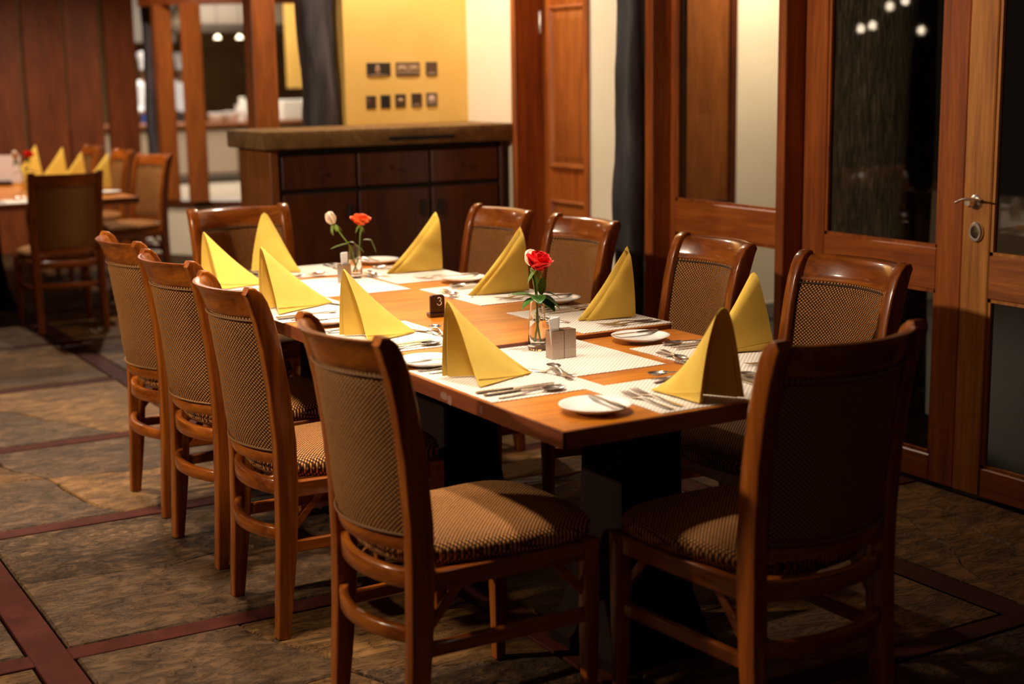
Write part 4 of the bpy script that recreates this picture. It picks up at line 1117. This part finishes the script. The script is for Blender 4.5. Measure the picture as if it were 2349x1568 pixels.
# table number stand
tn = thing('table_number', 'small dark wooden stand with a white number 3', 'sign', (.452, 1.462, Z2), -.16)
part('base', bx(-.030, .030, -.019, .019, 0, .013), M['darkwood'], tn, .002)
pts = []
for k in range(9): a = PI * k / 8; pts.append((-.024 + .010 * (1 - math.cos(a)) / 2 * 0 + (-.0), 0))
prof = [(-.024, .013), (.024, .013), (.024, .060)] + [(.024 - .010 + .010 * math.cos(a), .060 + .010 * math.sin(a)) for a in [PI/8*k for k in range(1, 5)]] + [(-.014 + .010 * math.cos(a), .060 + .010 * math.sin(a)) for a in [PI/2 + PI/8*k for k in range(0, 5)]]
part('plaque', MB().loft([[(x, -.006, z) for x, z in prof], [(x, .006, z) for x, z in prof]], True), M['darkwood'], tn, .0012)
d3p = []
for k in range(11):
    a = math.radians(150 - 240 * k / 10); d3p.append((.0050 * math.cos(a), .0050 * math.sin(a) * .95 + .0052))
for k in range(1, 13):
    a = math.radians(80 - 250 * k / 12); d3p.append((.0060 * math.cos(a), .0062 * math.sin(a) - .0055))
part('numeral', MB().tube([(.006 + x * 1.15, -.0068, .050 + z * 1.15) for x, z in d3p], .0017, 6), M['ink'], tn)

# ------------------------------------------------------------------ far left table
ft = table('far left dining table laid with yellow napkins, mostly hidden by a dark chair', -.75, 1.10, 6.98, 9.4, Z1, [(.2, 7.6), (.2, 8.8)])
setting(.40, 7.155, 0, Z1, 'at the far left table', (.78, 7.16), g2=' on the far table')
fg = 'yellow napkins on the far left table'
for (F1, F2, T, A, lb) in (
    ((.90, 8.80), (.90, 8.97), (.66, 8.90), (.87, 8.87, 1.035), 'leftmost yellow napkin tent on the far left table, beside the roses'),
    ((.95, 8.24), (.95, 8.41), (.71, 8.32), (.935, 8.30, 1.035), 'tall yellow napkin tent on the far left table, second from the left'),
    ((1.02, 7.97), (1.02, 8.13), (.79, 8.05), (1.0, 8.02, 1.01), 'yellow napkin tent on the far left table, third from the left'),
    ((1.09, 7.60), (1.08, 7.77), (.86, 7.68), (1.09, 7.66, 1.01), 'rightmost yellow napkin tent on the far left table, above the dark chair')):
    napkin(F1, F2, T, A, Z1 + .0005, lb, fg)
put('side_plate', plate_me, M['china'], (1.005, 7.38, Z1 + .0005), 0, 'white side plate on the right corner of the far left table', 'plate', 'side plates on the far table')
bv = (.555, 7.84, Z1 + .0005)
vase(bv, 'clear glass bud vase with roses on the far left table')
rose(off(*bv, .004, .022), off(*bv, -.052, .235), (-.1, 0, 1), .032, .06, M['petal_white'], 'cream rose bud in the vase on the far left table', 'bud', [(off(*bv, -.01, .15), (-.8, .3, .1), .07, .02, .03, 'leaf'), (off(*bv, .01, .15), (.8, -.4, .2), .08, .026, .03, 'leaf')], 6, off(*bv, -.01, .13))
rose(off(*bv, -.004, .022), off(*bv, .035, .245), (.2, 0, 1), .036, .05, M['petal_red'], 'dark red rose in the vase on the far left table', 'open', [(off(*bv, .01, .16), (.2, -.6, .5), .07, .022, .03, 'leaf')], 9, off(*bv, .008, .13))
def printmat():
    m, t, b = nt('printed_card')
    co = N(t, 'ShaderNodeTexCoord'); wv = N(t, 'ShaderNodeTexWave'); wv.bands_direction = 'Z'; wv.inputs['Scale'].default_value = 22; wv.inputs['Distortion'].default_value = .6; wv.inputs['Detail Scale'].default_value = 9
    t.links.new(co.outputs['Object'], wv.inputs['Vector'])
    r = ramp(t, [(.10, (.62, .55, .55)), (.35, (.86, .80, .80))]); t.links.new(wv.outputs['Fac'], r.inputs['Fac']); t.links.new(r.outputs['Color'], b.inputs['Base Color'])
    return m
mc = thing('menu_card', 'white printed menu card in a dark holder on the far left table', 'menu', (.60, 8.72, Z1), -.45)
part('card', bx(-.12, .12, -.001, .001, .02, .225), printmat(), mc)
part('holder', bx(-.05, .05, -.025, .025, 0, .035), M['darkwood'], mc, .003)

# ------------------------------------------------------------------ ceiling lamps of the dining room, with added fill lamps
def lamp(x, y, power, label, r=.055, z=3.0, col=WARM, spot=None):
    g = thing('ceiling_lamp', label, 'lamp', (x, y, z), 0, 'round ceiling downlights')
    part('rim', MB().lathe([(r + .02, -.001), (r + .02, -.012), (r, -.014), (r, -.001)], 24), M['chrome'], g)
    d = bpy.data.lights.new('bulb', 'SPOT'); d.energy = power; d.color = col; d.shadow_soft_size = r
    d.spot_size = math.radians(spot or 140); d.spot_blend = .6
    o = bpy.data.objects.new('bulb', d); COL.objects.link(o); o.parent = g; o.location = (0, 0, -.03)
    return g
lamp(-.50, .85, 130, 'round ceiling downlight over the front left chair', r=.1, spot=64)
lamp(-.30, 1.85, 170, 'round ceiling downlight just left of the long table', r=.08, spot=58)
lamp(.35, .66, 130, 'round ceiling downlight over the nearest table', spot=40)
lamp(.45, 2.2, 170, 'round ceiling downlight over the far half of the long table', spot=46)
lamp(-.75, 3.5, 300, 'round ceiling downlight over the lit stone floor', spot=60)
lamp(1.60, 4.20, 115, 'round ceiling downlight before the yellow wall', spot=150)
lamp(.3, 7.7, 170, 'round ceiling downlight over the far left table', spot=150)
lamp(1.5, 8.7, 120, 'added fill downlight before the tall wooden panels', spot=150)  # fill added to brighten the panels, posts and far chair rails
lamp(-1.6, -2.2, 7, 'added weak fill downlight near the viewer', r=.15, spot=150)  # faint fill added for the table's near edge
def pendant(x, y, z, label):
    g = thing('pendant_bulb', label, 'lamp', (x, y, z), 0, 'small pendant bulbs left of the table')
    part('bulb', MB().lathe([(.001, -.028), (.016, -.024), (.026, -.008), (.026, .006), (.016, .024), (.009, .034)], 16), M['bulbglow'], g, angle=80)
    part('socket', MB().lathe([(.011, .032), (.013, .036), (.013, .07), (.004, .074)], 12), M['darkwood'], g)
    part('cord', MB().tube([(0, 0, .07), (0, 0, 3.0 - z)], .003, 6), M['kdark'], g)
M['bulbglow'] = emit('bulb_glow', (1, .82, .6), 14)
for k, q in enumerate(((-1.0, 5.03, 1.78), (-1.06, 4.98, 1.80), (-1.0, 4.76, 1.92), (-1.0, 4.62, 1.95), (-1.6, 5.05, 1.77))):
    pendant(*q, 'small glowing pendant bulb, %s of the cluster' % ('lowest first second third last'.split()[k]))
def wall_lamp(x, y, z, power, label, tgt):
    g = thing('wall_lamp', label, 'lamp', (x, y, z))
    part('shade', MB().lathe([(.07, -.12), (.10, .10), (.097, .10), (.067, -.12)], 24), plain('lamp_shade', (.8, .7, .5), .6), g)
    part('stand', MB().lathe([(.16, -z), (.16, -z + .02), (.012, -z + .04), (.012, -.12), (.066, -.12)], 20), M['chrome'], g)
    d = bpy.data.lights.new('bulb', 'SPOT'); d.energy = power; d.color = (1.0, .84, .62); d.shadow_soft_size = .09
    d.spot_size = math.radians(110); d.spot_blend = .7
    o = bpy.data.objects.new('bulb', d); COL.objects.link(o); o.parent = g; o.location = (0, 0, .13)
    v = Vector(tgt) - Vector((x, y, z + .13)); o.rotation_euler = v.to_track_quat('-Z', 'Y').to_euler()
wall_lamp(-3.2, 2.1, 2.35, 620, 'standing lamp at the left side of the room', (.4, 1.2, .8))
